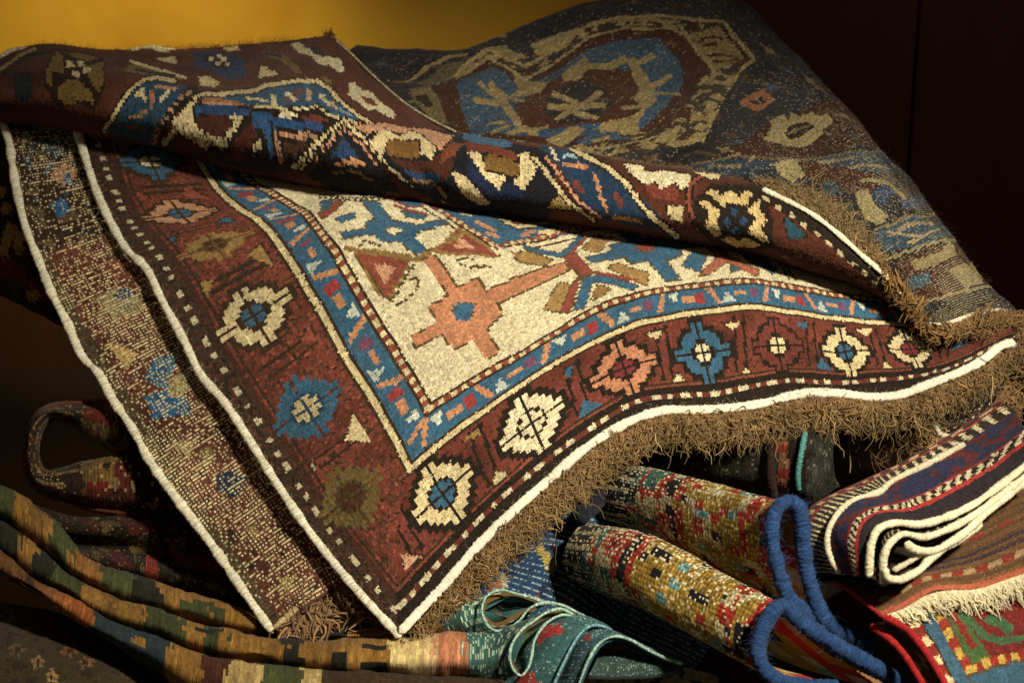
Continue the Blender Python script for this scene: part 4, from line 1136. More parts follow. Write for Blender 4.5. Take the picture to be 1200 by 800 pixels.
r = thing('crimson_rug', 'dark crimson and black folded rug between the looped rug and the ochre and green kilim', 'rug', (220, 660, 2.5))
up = [(30, 590, 2.56), (90, 606, 2.54), (150, 604, 2.53), (210, 602, 2.51), (270, 625, 2.49), (330, 700, 2.46)]
md = [(30, 612, 2.53), (90, 622, 2.51), (150, 624, 2.495), (210, 624, 2.48), (270, 650, 2.46), (330, 715, 2.44)]
cr = [(30, 632, 2.545), (90, 636, 2.535), (150, 642, 2.515), (210, 650, 2.50), (270, 672, 2.475), (330, 726, 2.45)]
md2 = [(30, 640, 2.51), (90, 652, 2.49), (150, 664, 2.47), (210, 676, 2.455), (270, 698, 2.43), (330, 738, 2.42)]
lo = [(30, 652, 2.53), (90, 672, 2.52), (150, 690, 2.51), (210, 706, 2.49), (270, 730, 2.46), (330, 760, 2.44)]
g = Cloth(np.swapaxes(loft([up, md, cr, md2, lo], 34, 90, even=False), 0, 1).copy(), lin('1E1512'))
fm = smooth_noise(g.nu, g.nv, 3.5, 1)
px = g.P[..., 0]
g.c[(fm > 0.8)] = lin('5A4A28')
g.c[(fm < -0.5)] = lin('4E1814')
g.c[(np.abs(px - 178) < 8) & (g.J > 15)] = lin('8E2C1C')
g.c[(px > 205) & (g.J > 12) & (g.J < 19)] = lin('6E2418')
g.build('sheet', r, WEAVE, vary=0.25, weft=(lin('8A7448'), 0.06, 0.55), rib=0.0006)

# ------------------------------------------------------------------ ochre and green kilim, turning teal at its folded end
kil = thing('ochre_kilim', 'folded flat-woven kilim, ochre and green, turning teal at its looped right end', 'kilim', (350, 770, 2.25))
OC, GN, BG = lin('8E6524'), lin('3E4628'), lin('181D18')


def segs(c, stops):
    px_ = c.P.mean(1)[:, 0]
    wob = np.round(smooth_noise(c.nu, c.nv, 3, 5.0) / 5) * 5
    for x0, dye in stops:
        c.c[(px_[:, None] + wob) > x0] = dye


def fold(rows, nu, stops, extra=(), nv=18):
    c = Cloth(loft(rows, nu, nv), OC)
    segs(c, stops)
    c.c *= (1 + smooth_noise(c.nu, c.nv, 12, 0.08))[..., None]
    c.c *= np.exp(rng.normal(0, 0.10, (c.nu, 1, 1)))
    for e in extra:
        c.poly(*e)
    teal = (c.c[..., 2] > c.c[..., 0] * 1.5) & (c.P[..., 0] > 500)
    c.build('fold', kil, WEAVE, relief=0.0004, vary=0.12, thick=0.005, wave=0.0022, cell=26, rib=0.0011, spread=0.14, blur=0.2, weft=(lin('A9BFA4'), 0.5, 0.85, teal))
    return c


A = []
for x, yu, yl, d in ((-25, 558, 606, 2.46), (10, 573, 618, 2.45), (42, 592, 643, 2.435), (70, 614, 668, 2.42), (96, 650, 684, 2.41), (122, 664, 696, 2.40), (160, 675, 712, 2.385), (205, 688, 726, 2.37), (245, 700, 736, 2.355),
                     (285, 710, 746, 2.34), (330, 722, 753, 2.325), (380, 728, 754, 2.31), (440, 733, 752, 2.30), (500, 728, 748, 2.29)):
    h = yl - yu
    A.append([(x + 2, yu + 8, d + 0.09), (x, yu, d + 0.045), (x - 1, yu + 0.22 * h, d + 0.012), (x - 2, yu + 0.58 * h, d - 0.004), (x - 2, yu + 0.88 * h, d + 0.012), (x, yl + 3, d + 0.06), (x, yu + 12, d + 0.09)])
A.append([(600, 698, 2.335), (545, 702, 2.31), (535, 710, 2.285), (535, 724, 2.275), (545, 740, 2.28), (580, 742, 2.30), (600, 712, 2.345)])
A.append([(640, 707, 2.335), (588, 692, 2.30), (566, 703, 2.277), (565, 718, 2.267), (578, 737, 2.268), (612, 725, 2.285), (634, 714, 2.345)])
fold(A, 250, ((-99, GN * 0.9), (18, OC * 0.9), (38, lin('6A4A1E')), (52, OC * 0.9), (62, GN), (84, lin('8A5E26')), (112, OC), (122, GN), (160, BG), (184, OC), (300, BG), (322, OC * 1.05), (372, BG), (408, OC), (486, lin('B5682C')), (540, TEAL)),
     (([(206, 704), (232, 700), (262, 712), (264, 720), (232, 722), (212, 716)], GN), ([(234, 712), (246, 712), (246, 718), (234, 717)], OC), ([(252, 720), (262, 722), (262, 730), (250, 727)], GN)))
B = []
for x, yu, yl, d in ((-25, 600, 642, 2.43), (10, 616, 660, 2.42), (45, 644, 684, 2.40), (78, 672, 698, 2.385), (112, 690, 722, 2.37), (150, 706, 738, 2.355), (190, 716, 750, 2.335), (235, 732, 768, 2.315), (285, 744, 777, 2.29),
                     (335, 751, 783, 2.27), (390, 752, 790, 2.25), (450, 750, 794, 2.24), (520, 745, 795, 2.235), (570, 742, 795, 2.232)):
    h = yl - yu
    B.append([(x + 2, yu + 6, d + 0.075), (x, yu - 2, d + 0.036), (x - 1, yu + 0.2 * h, d + 0.008), (x - 2, yu + 0.55 * h, d - 0.006), (x - 2, yu + 0.86 * h, d + 0.008), (x, yl + 2, d + 0.05), (x, yu + 8, d + 0.08)])
B.append([(690, 728, 2.285), (656, 712, 2.262), (626, 727, 2.242), (606, 744, 2.228), (597, 768, 2.222), (609, 791, 2.228), (634, 770, 2.26), (670, 726, 2.29)])
fold(B, 250, ((-99, BG), (22, OC * 0.85), (42, BG), (62, GN * 0.9), (94, OC), (118, lin('6E4E20')), (140, OC), (172, GN * 0.9), (214, OC), (238, GN * 0.9), (262, OC), (330, BG), (356, OC), (425, OC), (458, lin('C6AE72')), (500, lin('BFA070')), (513, lin('C27A54')),
              (545, TEAL)),
     (([(390, 764), (408, 765), (408, 782), (391, 780)], BG), ([(423, 776), (452, 774), (456, 792), (426, 794)], BG), ([(424, 756), (452, 755), (452, 759), (424, 760)], BG),
      ([(228, 734), (262, 738), (262, 742), (232, 741)], BG)), nv=22)
C = []
for x, yu, yl, d in ((-25, 634, 650, 2.40), (10, 654, 676, 2.39), (45, 682, 694, 2.375), (84, 700, 722, 2.36), (114, 720, 742, 2.345), (150, 736, 764, 2.33), (190, 750, 788, 2.305), (230, 766, 818, 2.28), (280, 776, 832, 2.25), (340, 783, 838, 2.23), (420, 792, 840, 2.215), (520, 795, 838, 2.21), (640, 796, 836, 2.215)):
    h = yl - yu
    C.append([(x + 2, yu + 4, d + 0.06), (x, yu - 2, d + 0.03), (x - 1, yu + 0.25 * h, d + 0.006), (x - 2, yu + 0.6 * h, d - 0.004), (x - 2, yu + 0.9 * h, d + 0.01), (x, yl, d + 0.05)])
fold(C, 230, ((-99, lin('6A4222')), (30, lin('3E2A18')), (40, lin('7A4A22')), (62, lin('93501F')), (113, lin('22343E')), (200, OC), (232, MAROON), (272, lin('B59A5C')), (305, GN), (352, lin('C2A86A')), (380, lin('3A2A1C'))),
     (([(152, 744), (170, 746), (168, 758), (154, 754)], OC), ([(216, 772), (226, 768), (240, 790), (226, 794)], OC)), nv=16)
# the layers of the looped end and their pale blue edges
D1 = [(640, 830, 2.195), (650, 799, 2.19), (660, 777, 2.192), (670, 757, 2.20), (680, 742, 2.208), (692, 733, 2.217), (705, 733, 2.228), (722, 742, 2.245)]
D0 = [(570, 835, 2.235), (592, 800, 2.236), (604, 780, 2.238), (614, 760, 2.242), (626, 740, 2.248), (644, 724, 2.258), (664, 720, 2.268), (690, 728, 2.28)]
Dm = [((a[0] + b[0]) / 2 + 3, (a[1] + b[1]) / 2 - 4, (a[2] + b[2]) / 2 - 0.008) for a, b in zip(D0, D1)]
c = Cloth(loft([D0, Dm, D1], 22, 40), lin('34666C'))
c.c *= (1 + smooth_noise(c.nu, c.nv, 7, 0.12))[..., None]
c.poly([(634, 737), (642, 728), (656, 730), (662, 738), (652, 744), (640, 745), (634, 756), (630, 750)], lin('B0292C'))
c.poly([(606, 790), (628, 786), (630, 800), (604, 800)], lin('A8302A'))
c.poly([(684, 744), (694, 742), (692, 750), (684, 750)], lin('8E4A3A'))
c.build('fold', kil, WEAVE, relief=0.0004, vary=0.14, thick=0.005, wave=0.001, rib=0.0008, warp=(lin('7FA09A'), 0.30, 0.85))
E1 = [(660, 838, 2.18), (679, 799, 2.172), (689, 774, 2.176), (699, 757, 2.184), (710, 748, 2.195), (722, 745, 2.205), (738, 749, 2.218), (756, 759, 2.23), (776, 769, 2.245), (800, 777, 2.26)]
E0 = [(630, 840, 2.21), (652, 802, 2.205), (662, 780, 2.207), (672, 760, 2.214), (682, 745, 2.222), (694, 737, 2.23), (708, 737, 2.24), (730, 746, 2.255), (756, 758, 2.262), (790, 773, 2.275)]
Em = [((a[0] + b[0]) / 2 + 1, (a[1] + b[1]) / 2 - 1, (a[2] + b[2]) / 2 - 0.004) for a, b in zip(E0, E1)]
c = Cloth(loft([E0, Em, E1], 12, 60), lin('2C5A6A'))
c.poly([(684, 746), (692, 742), (694, 748), (686, 752)], lin('9A3A30'))
c.build('fold', kil, WEAVE, relief=0.0004, vary=0.14, thick=0.005, wave=0.0006, rib=0.0008, warp=(lin('7FA09A'), 0.30, 0.85))
c = Cloth(loft([[(690, 790, 2.22), (720, 792, 2.225), (760, 790, 2.24), (800, 784, 2.27)], [(698, 774, 2.235), (722, 768, 2.245), (756, 772, 2.255), (800, 781, 2.275)], [(702, 762, 2.26), (722, 756, 2.265), (752, 766, 2.27), (796, 778, 2.28)]], 20, 40), lin('2E4644'))
c.poly([(708, 760), (720, 752), (730, 756), (724, 764)], lin('8E4A3A'))
c.build('fold', kil, WEAVE, relief=0.0004, vary=0.14, rib=0.0006, warp=(lin('6F8A80'), 0.25, 0.8))
c = Cloth(loft([[(569, 702, 2.295), (600, 697, 2.322), (640, 707, 2.336)], [(568, 716, 2.300), (594, 712, 2.334), (626, 715, 2.336)], [(574, 735, 2.29), (592, 736, 2.310), (612, 726, 2.330)]], 12, 20), lin('2A4A48'))
c.poly([(566, 700), (600, 692), (610, 702), (585, 712), (570, 716)], lin('4A2A22'))
c.poly([(572, 722), (590, 716), (596, 722), (582, 732)], lin('A8503A'))
c.build('fold', kil, WEAVE, relief=0.0004, wave=0.0005, rib=0.0006)
c = Cloth(loft([[(632, 728, 2.252), (650, 718, 2.26), (676, 722, 2.275)], [(606, 752, 2.245), (618, 748, 2.262), (632, 740, 2.264)], [(602, 774, 2.235), (612, 772, 2.255), (624, 762, 2.256)], [(606, 790, 2.228), (612, 790, 2.235), (618, 786, 2.238)]], 20, 16), lin('46705E'))
c.c[(c.J % 4 < 2)] = lin('7A8446')
c.poly([(598, 774), (626, 770), (620, 794), (600, 794)], lin('2F5E66'))
c.build('fold', kil, WEAVE, relief=0.0004, wave=0.0005, rib=0.0006)
PB = lin('93B3A6')
for pts in ([(640, 706, 2.322), (620, 699, 2.305), (604, 695, 2.292), (588, 691, 2.281), (576, 694, 2.27), (567, 703, 2.262), (565, 716, 2.257), (569, 729, 2.254), (579, 738, 2.254), (594, 737, 2.258), (608, 727, 2.264), (621, 712, 2.272), (637, 706, 2.28), (656, 708, 2.288), (674, 716, 2.298), (694, 728, 2.31)],
            [(692, 731, 2.265), (674, 721, 2.253), (656, 713, 2.244), (641, 717, 2.236), (626, 727, 2.228), (612, 737, 2.22), (604, 747, 2.214), (598, 761, 2.21), (598, 774, 2.208), (603, 786, 2.207), (611, 791, 2.207), (617, 785, 2.208), (623, 768, 2.211), (625, 754, 2.214), (633, 738, 2.22), (645, 726, 2.227), (660, 720, 2.235), (676, 724, 2.244), (694, 733, 2.256)],
            [(p[0], p[1], p[2] - 0.006) for p in D1], [(p[0], p[1], p[2] - 0.006) for p in E1]):
    cord('side_cord', pts, 0.0017, PB if pts[0][0] > 650 or pts[0][1] < 760 else lin('6F9CA6'), kil, wraps=0.003, amp=0.15, sides=8, tone=0.25, lump=0.2)

# ------------------------------------------------------------------ floral rug at the lower left, blue rug, pale rug
r = thing('floral_rug', 'dark olive rug with brown flowers lying at the bottom left under the kilim', 'rug', (90, 770, 2.3))
g = Cloth(loft([[(-40, 700, 2.52), (60, 715, 2.50), (160, 770, 2.44), (240, 830, 2.38)], [(-40, 760, 2.36), (60, 770, 2.36), (160, 800, 2.35), (240, 850, 2.33)], [(-40, 840, 2.22), (60, 850, 2.22), (160, 860, 2.24), (240, 880, 2.26)]], 60, 90), lin('38301A'))
fm = smooth_noise(g.nu, g.nv, 3, 1)
g.c[fm > 1.0] = lin('2A1E16')
for q, cc in (((45, 775), lin('8A6A40')), ((82, 764), lin('7A4A2A')), ((108, 752), lin('6A3A22')), ((100, 778), lin('8A5A34')), ((20, 760), lin('6A5030')), ((150, 790), lin('5A3A20')), ((60, 792), lin('9A7A4A')), ((8, 720), lin('6A5A40')), ((25, 735), lin('4A3A2A'))):
    for k in range(5):
        a = k * 1.257 + q[0]
        g.poly([(q[0] + 10 * math.cos(a + t) * (1.0 if abs(t) < .3 else .5), q[1] + 8 * math.sin(a + t) * (1.0 if abs(t) < .3 else .5)) for t in (-.7, -.2, .2, .7, 2.0)], cc)
    g.poly([(q[0] - 3, q[1] - 3), (q[0] + 3, q[1] - 3), (q[0] + 3, q[1] + 3), (q[0] - 3, q[1] + 3)], lin('2A1E16'))
g.build('sheet', r, PILE, wave=0.002)

r = thing('navy_rug', 'blue rug with a gold stripe between the teal folds and the multicoloured roll', 'rug', (650, 690, 2.4))
g = Cloth(loft([[(500, 740, 2.36), (560, 690, 2.385), (612, 636, 2.42), (660, 590, 2.45)], [(570, 770, 2.355), (630, 725, 2.375), (670, 660, 2.41), (720, 600, 2.45)], [(650, 800, 2.36), (705, 760, 2.38), (732, 715, 2.42), (780, 660, 2.46)], [(740, 840, 2.40), (790, 810, 2.42), (830, 760, 2.46), (860, 700, 2.50)]], 70, 60), lin('23466E'))
g.poly([(626, 640), (636, 638), (654, 668), (654, 676), (646, 674)], lin('B09A4A'))
g.poly([(588, 668), (598, 676), (596, 690), (604, 696), (594, 700), (580, 690)], lin('B9AE8A'))
g.poly([(575, 676), (588, 680), (590, 692), (572, 694)], lin('A06A4A'))
for q in ((632, 700), (664, 704), (604, 652)):
    g.poly([(q[0] - 6, q[1] - 3), (q[0] + 4, q[1] - 4), (q[0] + 6, q[1] + 4), (q[0] - 4, q[1] + 3)], lin('8A4444'))
g.line([(650, 640), (700, 712)], lin('15151A'), 10)
g.c[(smooth_noise(g.nu, g.nv, 4, 1) > 1.0)] = lin('1A3050')
g = Cloth.build(g, 'sheet', r, WEAVE, vary=0.15, warp=(lin('8FA4A8'), 0.42, 0.7, 4), rib=0.0, wave=0.0015)

r = thing('pale_floral_rug', 'cream rug with blue flowers peeking out under the teal folds at the bottom', 'rug', (740, 795, 2.2))
g = Cloth(loft([[(655, 790, 2.30), (760, 776, 2.32), (840, 790, 2.34)], [(650, 840, 2.22), (760, 840, 2.22), (850, 850, 2.24)]], 26, 60), lin('B9A86A'))
fm = smooth_noise(g.nu, g.nv, 2.5, 1)
g.c[fm > 0.6] = lin('B8C4CC')
g.c[fm < -0.7] = lin('2A3A4E')
g.build('sheet', r, PILE)

# ------------------------------------------------------------------ blue-corded rug: two rolls
bc = thing('corded_rug', 'red and yellow rug folded in two rolls, edged by a thick blue cord', 'rug', (850, 680, 2.3))


def confetti(c, lo, hi):
    """bands of coloured knots along the roll, f = 0 at the dark end, 1 at the cord"""
    f = np.broadcast_to(((np.arange(c.nu) + 0.5) / c.nu)[:, None], (c.nu, c.nv))
    f = f + smooth_noise(c.nu, c.nv, 4, 0.012)
    u = rng.random((c.nu, c.nv))
    blk = np.repeat(np.repeat(smooth_noise(c.nu // 3 + 1, c.nv // 2 + 1, 1.4, 1.15), 3, 0), 2, 1)[:c.nu, :c.nv]
    YE, RE, KR, CR, LB, GT = lin('AE8A34'), lin('B8342A'), lin('20202A'), lin('CDBF93'), lin('6FA3A8'), lin('4A7A72')

    def zone(a, b, main, alts):
        m = (f >= a) & (f < b)
        c.c[m] = main
        for dye, lo_, hi_ in alts:
            c.c[m & (blk > lo_) & (blk < hi_)] = dye
    zone(-1, lo, KR, ((lin('2A2A34'), 0.6, 9),))
    c.c[(f < lo) & (c.J % 4 == 0)] = CR * 0.8
    zone(lo, lo + .07, CR * 0.8, ((GT, -0.2, 9), (RE, 0.7, 9), (KR, -9, -1.0)))
    zone(lo + .07, lo + .17, CR * 0.85, ((GT, 0.2, 1.0), (RE, 1.0, 9), (RE, -9, -0.8)))
    zone(lo + .17, lo + .22, RE, ((CR, 0.6, 9), (KR, -9, -1.2)))
    zone(lo + .22, lo + .26, KR, ((CR, 1.1, 9),))
    zone(lo + .26, lo + .30, RE, ((YE, 0.8, 9),))
    zone(lo + .30, hi - .10, YE, ((LB, 1.25, 9), (RE, 0.95, 1.25), (KR, -9, -1.35), (CR, -0.9, -0.6)))
    zone(hi - .10, hi - .05, RE, ((KR, 0.7, 9), (CR, -9, -0.8)))
    zone(hi - .05, hi, CR * 0.8, ((YE, -0.2, 9), (KR, 0.9, 9), (RE, -9, -0.8)))
    zone(hi, 2, RE, ((KR, 0.8, 9), (YE, -9, -0.8)))


U1 = [(1010, 748, 2.225), (966, 722, 2.205), (950, 685, 2.195), (942, 640, 2.19), (938, 610, 2.185), (925, 589, 2.18), (912, 593, 2.178), (905, 615, 2.178), (906, 645, 2.178), (914, 680, 2.18), (930, 708, 2.185)]
U0 = [(760, 620, 2.52), (745, 610, 2.51), (740, 590, 2.49), (735, 570, 2.475), (728, 552, 2.465), (715, 542, 2.452), (702, 548, 2.445), (694, 562, 2.44), (692, 578, 2.438), (694, 592, 2.44), (705, 608, 2.45)]
Ua = [(820, 660, 2.43), (800, 645, 2.415), (795, 620, 2.40), (790, 590, 2.39), (785, 562, 2.38), (775, 551, 2.372), (762, 556, 2.365), (752, 575, 2.36), (751, 595, 2.36), (756, 612, 2.362), (772, 628, 2.37)]
Ub = [(900, 700, 2.33), (876, 680, 2.31), (866, 650, 2.30), (862, 620, 2.295), (857, 582, 2.285), (845, 568, 2.278), (832, 574, 2.273), (824, 595, 2.27), (824, 620, 2.27), (830, 645, 2.272), (850, 668, 2.28)]
g = Cloth(loft([U0, Ua, Ub, U1], 66, 58), CREAM)
confetti(g, 0.22, 0.93)
g.c *= (1 + smooth_noise(g.nu, g.nv, 9, 0.1))[..., None]
g.build('upper_roll', bc, WEAVE, relief=0.0008, vary=0.2, blur=0.15, thick=0.006, wave=0.0012, warp=(lin('DDD0A8'), 0.30, 0.6), weft=(lin('C8BA92'), 0.06, 0.65), spread=0.15, heather=0.10)
L1 = [(1040, 800, 2.155), (990, 768, 2.145), (955, 742, 2.14), (934, 722, 2.135), (920, 709, 2.13), (907, 713, 2.126), (897, 730, 2.123), (890, 750, 2.12), (889, 770, 2.118), (896, 786, 2.118), (912, 797, 2.12), (960, 806, 2.135)]
L0 = [(760, 690, 2.45), (735, 670, 2.44), (718, 650, 2.425), (708, 630, 2.41), (696, 614, 2.395), (682, 616, 2.385), (668, 630, 2.378), (660, 648, 2.372), (660, 664, 2.372), (668, 678, 2.376), (690, 690, 2.386), (720, 700, 2.41)]
La = [(850, 735, 2.34), (818, 710, 2.325), (796, 685, 2.31), (782, 655, 2.295), (768, 630, 2.28), (752, 628, 2.272), (738, 645, 2.265), (730, 665, 2.26), (730, 682, 2.26), (740, 700, 2.262), (765, 715, 2.272), (800, 730, 2.30)]
Lb = [(940, 775, 2.25), (900, 745, 2.235), (872, 715, 2.22), (858, 690, 2.208), (843, 667, 2.20), (828, 668, 2.194), (815, 685, 2.19), (808, 705, 2.187), (808, 725, 2.186), (818, 743, 2.188), (840, 758, 2.195), (885, 775, 2.215)]
g = Cloth(loft([L0, La, Lb, L1], 70, 60), CREAM)
confetti(g, 0.14, 0.93)
g.c *= (1 + smooth_noise(g.nu, g.nv, 9, 0.1))[..., None]
g.build('lower_roll', bc, WEAVE, relief=0.0008, vary=0.2, blur=0.15, thick=0.006, wave=0.0012, warp=(lin('DDD0A8'), 0.30, 0.6), weft=(lin('C8BA92'), 0.06, 0.65), spread=0.15, heather=0.10)
BC = lin('27416C')
cord('blue_cord', [(950, 733, 2.178), (938, 713, 2.170), (924, 698, 2.166), (914, 674, 2.163), (907, 645, 2.162), (904, 620, 2.162), (907, 603, 2.163), (915, 591, 2.166), (925, 587, 2.168), (934, 592, 2.17), (939, 610, 2.172), (941, 635, 2.175), (944, 662, 2.178), (950, 686, 2.18), (957, 708, 2.184),
                   (967, 726, 2.19), (986, 740, 2.198), (1010, 752, 2.21), (1026, 757, 2.225)], 0.0085, BC, bc, amp=0.035, wraps=0.0055, lump=0.08, sides=20, tone=0.16)
cord('blue_cord', [(985, 806, 2.125), (950, 804, 2.112), (922, 800, 2.105), (903, 791, 2.102), (892, 777, 2.102), (888, 762, 2.103), (891, 744, 2.105), (898, 728, 2.108), (907, 714, 2.112), (918, 708, 2.116), (930, 720, 2.12), (948, 735, 2.124), (972, 750, 2.13), (998, 766, 2.14), (1024, 780, 2.15), (1060, 802, 2.165)],
     0.0085, BC, bc, amp=0.035, wraps=0.0055, lump=0.08, sides=20, tone=0.16)
for pts in ([(930, 708, 2.168), (907, 645, 2.162), (904, 620, 2.162), (915, 591, 2.166), (934, 592, 2.17), (944, 662, 2.178), (967, 726, 2.19), (1010, 752, 2.21)],
            [(922, 800, 2.105), (892, 777, 2.102), (888, 762, 2.103), (898, 728, 2.108), (918, 708, 2.116), (948, 735, 2.124), (998, 766, 2.14), (1060, 802, 2.165)]):
    fringe('lint', pts, [(0.0, -0.2), (0.0, 0.2)], 800, 0.0100, bc, dye=lin('35517E'), r=0.00011, curl=0.002, droop=0.0, spread=1.6, seg=6, lift=0.005)
cord('blue_cord', [(676, 606, 2.375), (690, 596, 2.40), (700, 584, 2.42), (706, 572, 2.43)], 0.0105, lin('20242E'), bc, amp=0.06, sides=14)

# ------------------------------------------------------------------ teal-edged dark roll under the fringe
r = thing('dark_roll', 'dark rolled rug with teal edge cord, half hidden under the brown fringe', 'rug', (870, 540, 2.5))
g = Cloth(loft([[(720, 560, 2.58), (720, 535, 2.53), (725, 510, 2.52), (735, 485, 2.56)], [(800, 565, 2.53), (800, 540, 2.48), (805, 515, 2.475), (815, 485, 2.52)], [(895, 585, 2.47), (892, 560, 2.425), (895, 530, 2.42), (900, 490, 2.47)], [(945, 592, 2.44), (940, 565, 2.395), (942, 535, 2.39), (950, 490, 2.44)],
                [(985, 570, 2.44), (978, 556, 2.42), (975, 535, 2.42), (985, 490, 2.45)]], 64, 26), lin('2A2A24'))
fm = smooth_noise(g.nu, g.nv, 2, 1)
g.c[fm > 0.8] = lin('3E4238')
g.c[fm < -0.9] = lin('14120F')
px = g.P[..., 0]
g.c[(px > 912) & (px < 924)] = lin('8A5A3A')
g.c[(px > 912) & (px < 924) & (g.J % 5 < 2)] = lin('8E2A22')
g.c[(px > 924) & (px < 945)] = lin('14120F')
g.build('sheet', r, WEAVE, vary=0.25, weft=(lin('6A6A58'), 0.1, 0.6))
cord('edge_cord', [(908, 582, 2.425), (903, 560, 2.41), (903, 535, 2.405), (908, 500, 2.42)], 0.0050, lin('2E2019'), r)
cord('edge_cord', [(936, 575, 2.395), (935, 555, 2.385), (938, 535, 2.38), (944, 505, 2.40)], 0.0036, lin('4E8A88'), r, amp=0.2)

# ------------------------------------------------------------------ striped bundle with cream edges
bd = thing('striped_bundle', 'folded bundle of red, blue and black striped rug with thick cream edges at the right', 'rug', (1070, 620, 2.3))
c0 = [(985, 672, 2.17), (974, 655, 2.168), (969, 632, 2.168), (977, 608, 2.172), (998, 587, 2.185), (1031, 576, 2.205), (1042, 566, 2.222), (1082, 546, 2.26), (1130, 520, 2.33), (1190, 480, 2.42)]
c1 = [(1020, 676, 2.125), (1021, 655, 2.122), (1023, 636, 2.122), (1030, 620, 2.126), (1047, 612, 2.135), (1080, 613, 2.145), (1110, 605, 2.16), (1142, 590, 2.185), (1172, 569, 2.215), (1215, 535, 2.26)]
mid = [[(c0[i][0] * (1 - f) + c1[i][0] * f, c0[i][1] * (1 - f) + c1[i][1] * f - (3 if 2 < i < 8 else 0), c0[i][2] * (1 - f) + c1[i][2] * f - 0.008) for i in range(10)] for f in (0.35, 0.7)]
g = Cloth(loft([c0, mid[0], mid[1], c1], 30, 120, even=False), lin('232A4E'))
fm = smooth_noise(g.nu, g.nv, 3, 1)
I = g.I / 30.0
g.c[(fm > 0.25) & (I < 0.5)] = lin('5E1F26')
g.c[(I > 0.47) & (I < 0.53)] = CRIMSON * 0.8
m = (I >= 0.53) & (I < 0.66)
g.c[m] = BLACK
g.c[m & (((g.J + g.I * 0.8) % 4.2) < 2.1)] = lin('D2C6A2')
g.c[(I >= 0.66) & (I < 0.73)] = CRIMSON
g.c[(I >= 0.73)] = lin('24202A')
g.build('sheet', bd, WEAVE, relief=0.0006, vary=0.15, thick=0.006, wave=0.001)
b1 = [(938, 672, 2.215), (932, 645, 2.21), (934, 622, 2.21), (945, 600, 2.215), (966, 582, 2.225), (1000, 566, 2.245), (1030, 552, 2.265), (1070, 534, 2.30), (1110, 512, 2.36), (1170, 470, 2.44)]
g = Cloth(loft([b1, [((a[0] + b[0]) / 2 - 2, (a[1] + b[1]) / 2 - 2, (a[2] + b[2]) / 2 - 0.006) for a, b in zip(b1, c0)], [(p[0], p[1], p[2] + 0.004) for p in c0]], 18, 110, even=False), lin('2A2420'))
I = g.I / 18.0
g.c[(I < 0.2)] = lin('8A2A22')
m = (I >= 0.2) & (I < 0.42)
g.c[m & (g.J % 7 < 3)] = CREAM * 0.9
g.c[(I >= 0.42) & (I < 0.52)] = CRIMSON * 0.8
m = (I >= 0.52)
g.c[m & (g.J % 3 == 0)] = lin('B9AE8A')
g.build('sheet', bd, WEAVE, relief=0.0006, vary=0.2, thick=0.006, wave=0.001)
CE = lin('E6DCBC')
cord('cream_edge', [(p[0], p[1], p[2] - 0.006) for p in c0[:9]], 0.0036, CE * 0.8, bd, amp=0.09, lump=0.12, wraps=0.005)
cord('cream_edge', [(p[0] - 2, p[1] + 1, p[2] - 0.004) for p in c1], 0.0042, CE, bd, amp=0.07, lump=0.12, wraps=0.005)
e3 = [(1036, 680, 2.112), (1035, 660, 2.11), (1039, 642, 2.11), (1047, 632, 2.112), (1056, 626, 2.114), (1080, 629, 2.125), (1110, 620, 2.145), (1140, 604, 2.17), (1170, 582, 2.20), (1215, 548, 2.25)]
e4 = [(1060, 636, 2.112), (1072, 643, 2.116), (1092, 645, 2.126), (1112, 636, 2.142), (1130, 624, 2.158), (1152, 604, 2.18), (1176, 584, 2.205), (1215, 556, 2.25)]
e5 = [(1037, 664, 2.106), (1040, 676, 2.106), (1052, 679, 2.108), (1066, 674, 2.114), (1078, 667, 2.12), (1090, 654, 2.13), (1104, 644, 2.142), (1124, 632, 2.158), (1150, 612, 2.185)]
e6 = [(1046, 668, 2.114), (1058, 662, 2.118), (1070, 655, 2.124), (1082, 648, 2.132)]
cord('cream_edge', e3, 0.0038, CE, bd, amp=0.07, lump=0.12)
cord('cream_edge', [(p[0], p[1], p[2]) for p in e4], 0.0042, CE, bd, amp=0.07, lump=0.1)
cord('cream_edge', e5, 0.0044, CE, bd, amp=0.07, lump=0.1)
cord('cream_edge', e6, 0.0030, CE * 0.8, bd, amp=0.07, lump=0.1)
bk = [(1028, 678, 2.13), (1028, 655, 2.126), (1031, 638, 2.126), (1038, 625, 2.13), (1052, 619, 2.138), (1080, 621, 2.15), (1110, 613, 2.165), (1140, 598, 2.19), (1170, 576, 2.22), (1215, 542, 2.265)]
bk2 = [(p[0] + 2, p[1] + 7, p[2] - 0.004) for p in bk]
g = Cloth(loft([bk, bk2], 5, 90, even=False), lin('1E1A18'))
g.c[g.J % 4 == 0] = lin('9A8E70')
g.build('sheet', bd, WEAVE, thick=0.004)
g = Cloth(loft([[(1050, 640, 2.135), (1062, 640, 2.135), (1080, 648, 2.145), (1100, 644, 2.16)], [(1044, 660, 2.135), (1056, 664, 2.135), (1070, 662, 2.145), (1090, 652, 2.16)], [(1042, 672, 2.13), (1056, 676, 2.13), (1070, 668, 2.14), (1092, 656, 2.155)]], 12, 20), lin('2A2622'))
g.build('sheet', bd, WEAVE)
g = Cloth(loft([[(950, 668, 2.22), (985, 664, 2.20), (1020, 668, 2.19)], [(955, 690, 2.21), (975, 690, 2.205), (1000, 684, 2.20)], [(958, 706, 2.21), (966, 704, 2.21), (975, 698, 2.21)]], 12, 16), lin('9A9078'))
g.build('under_cloth', bd, WEAVE)
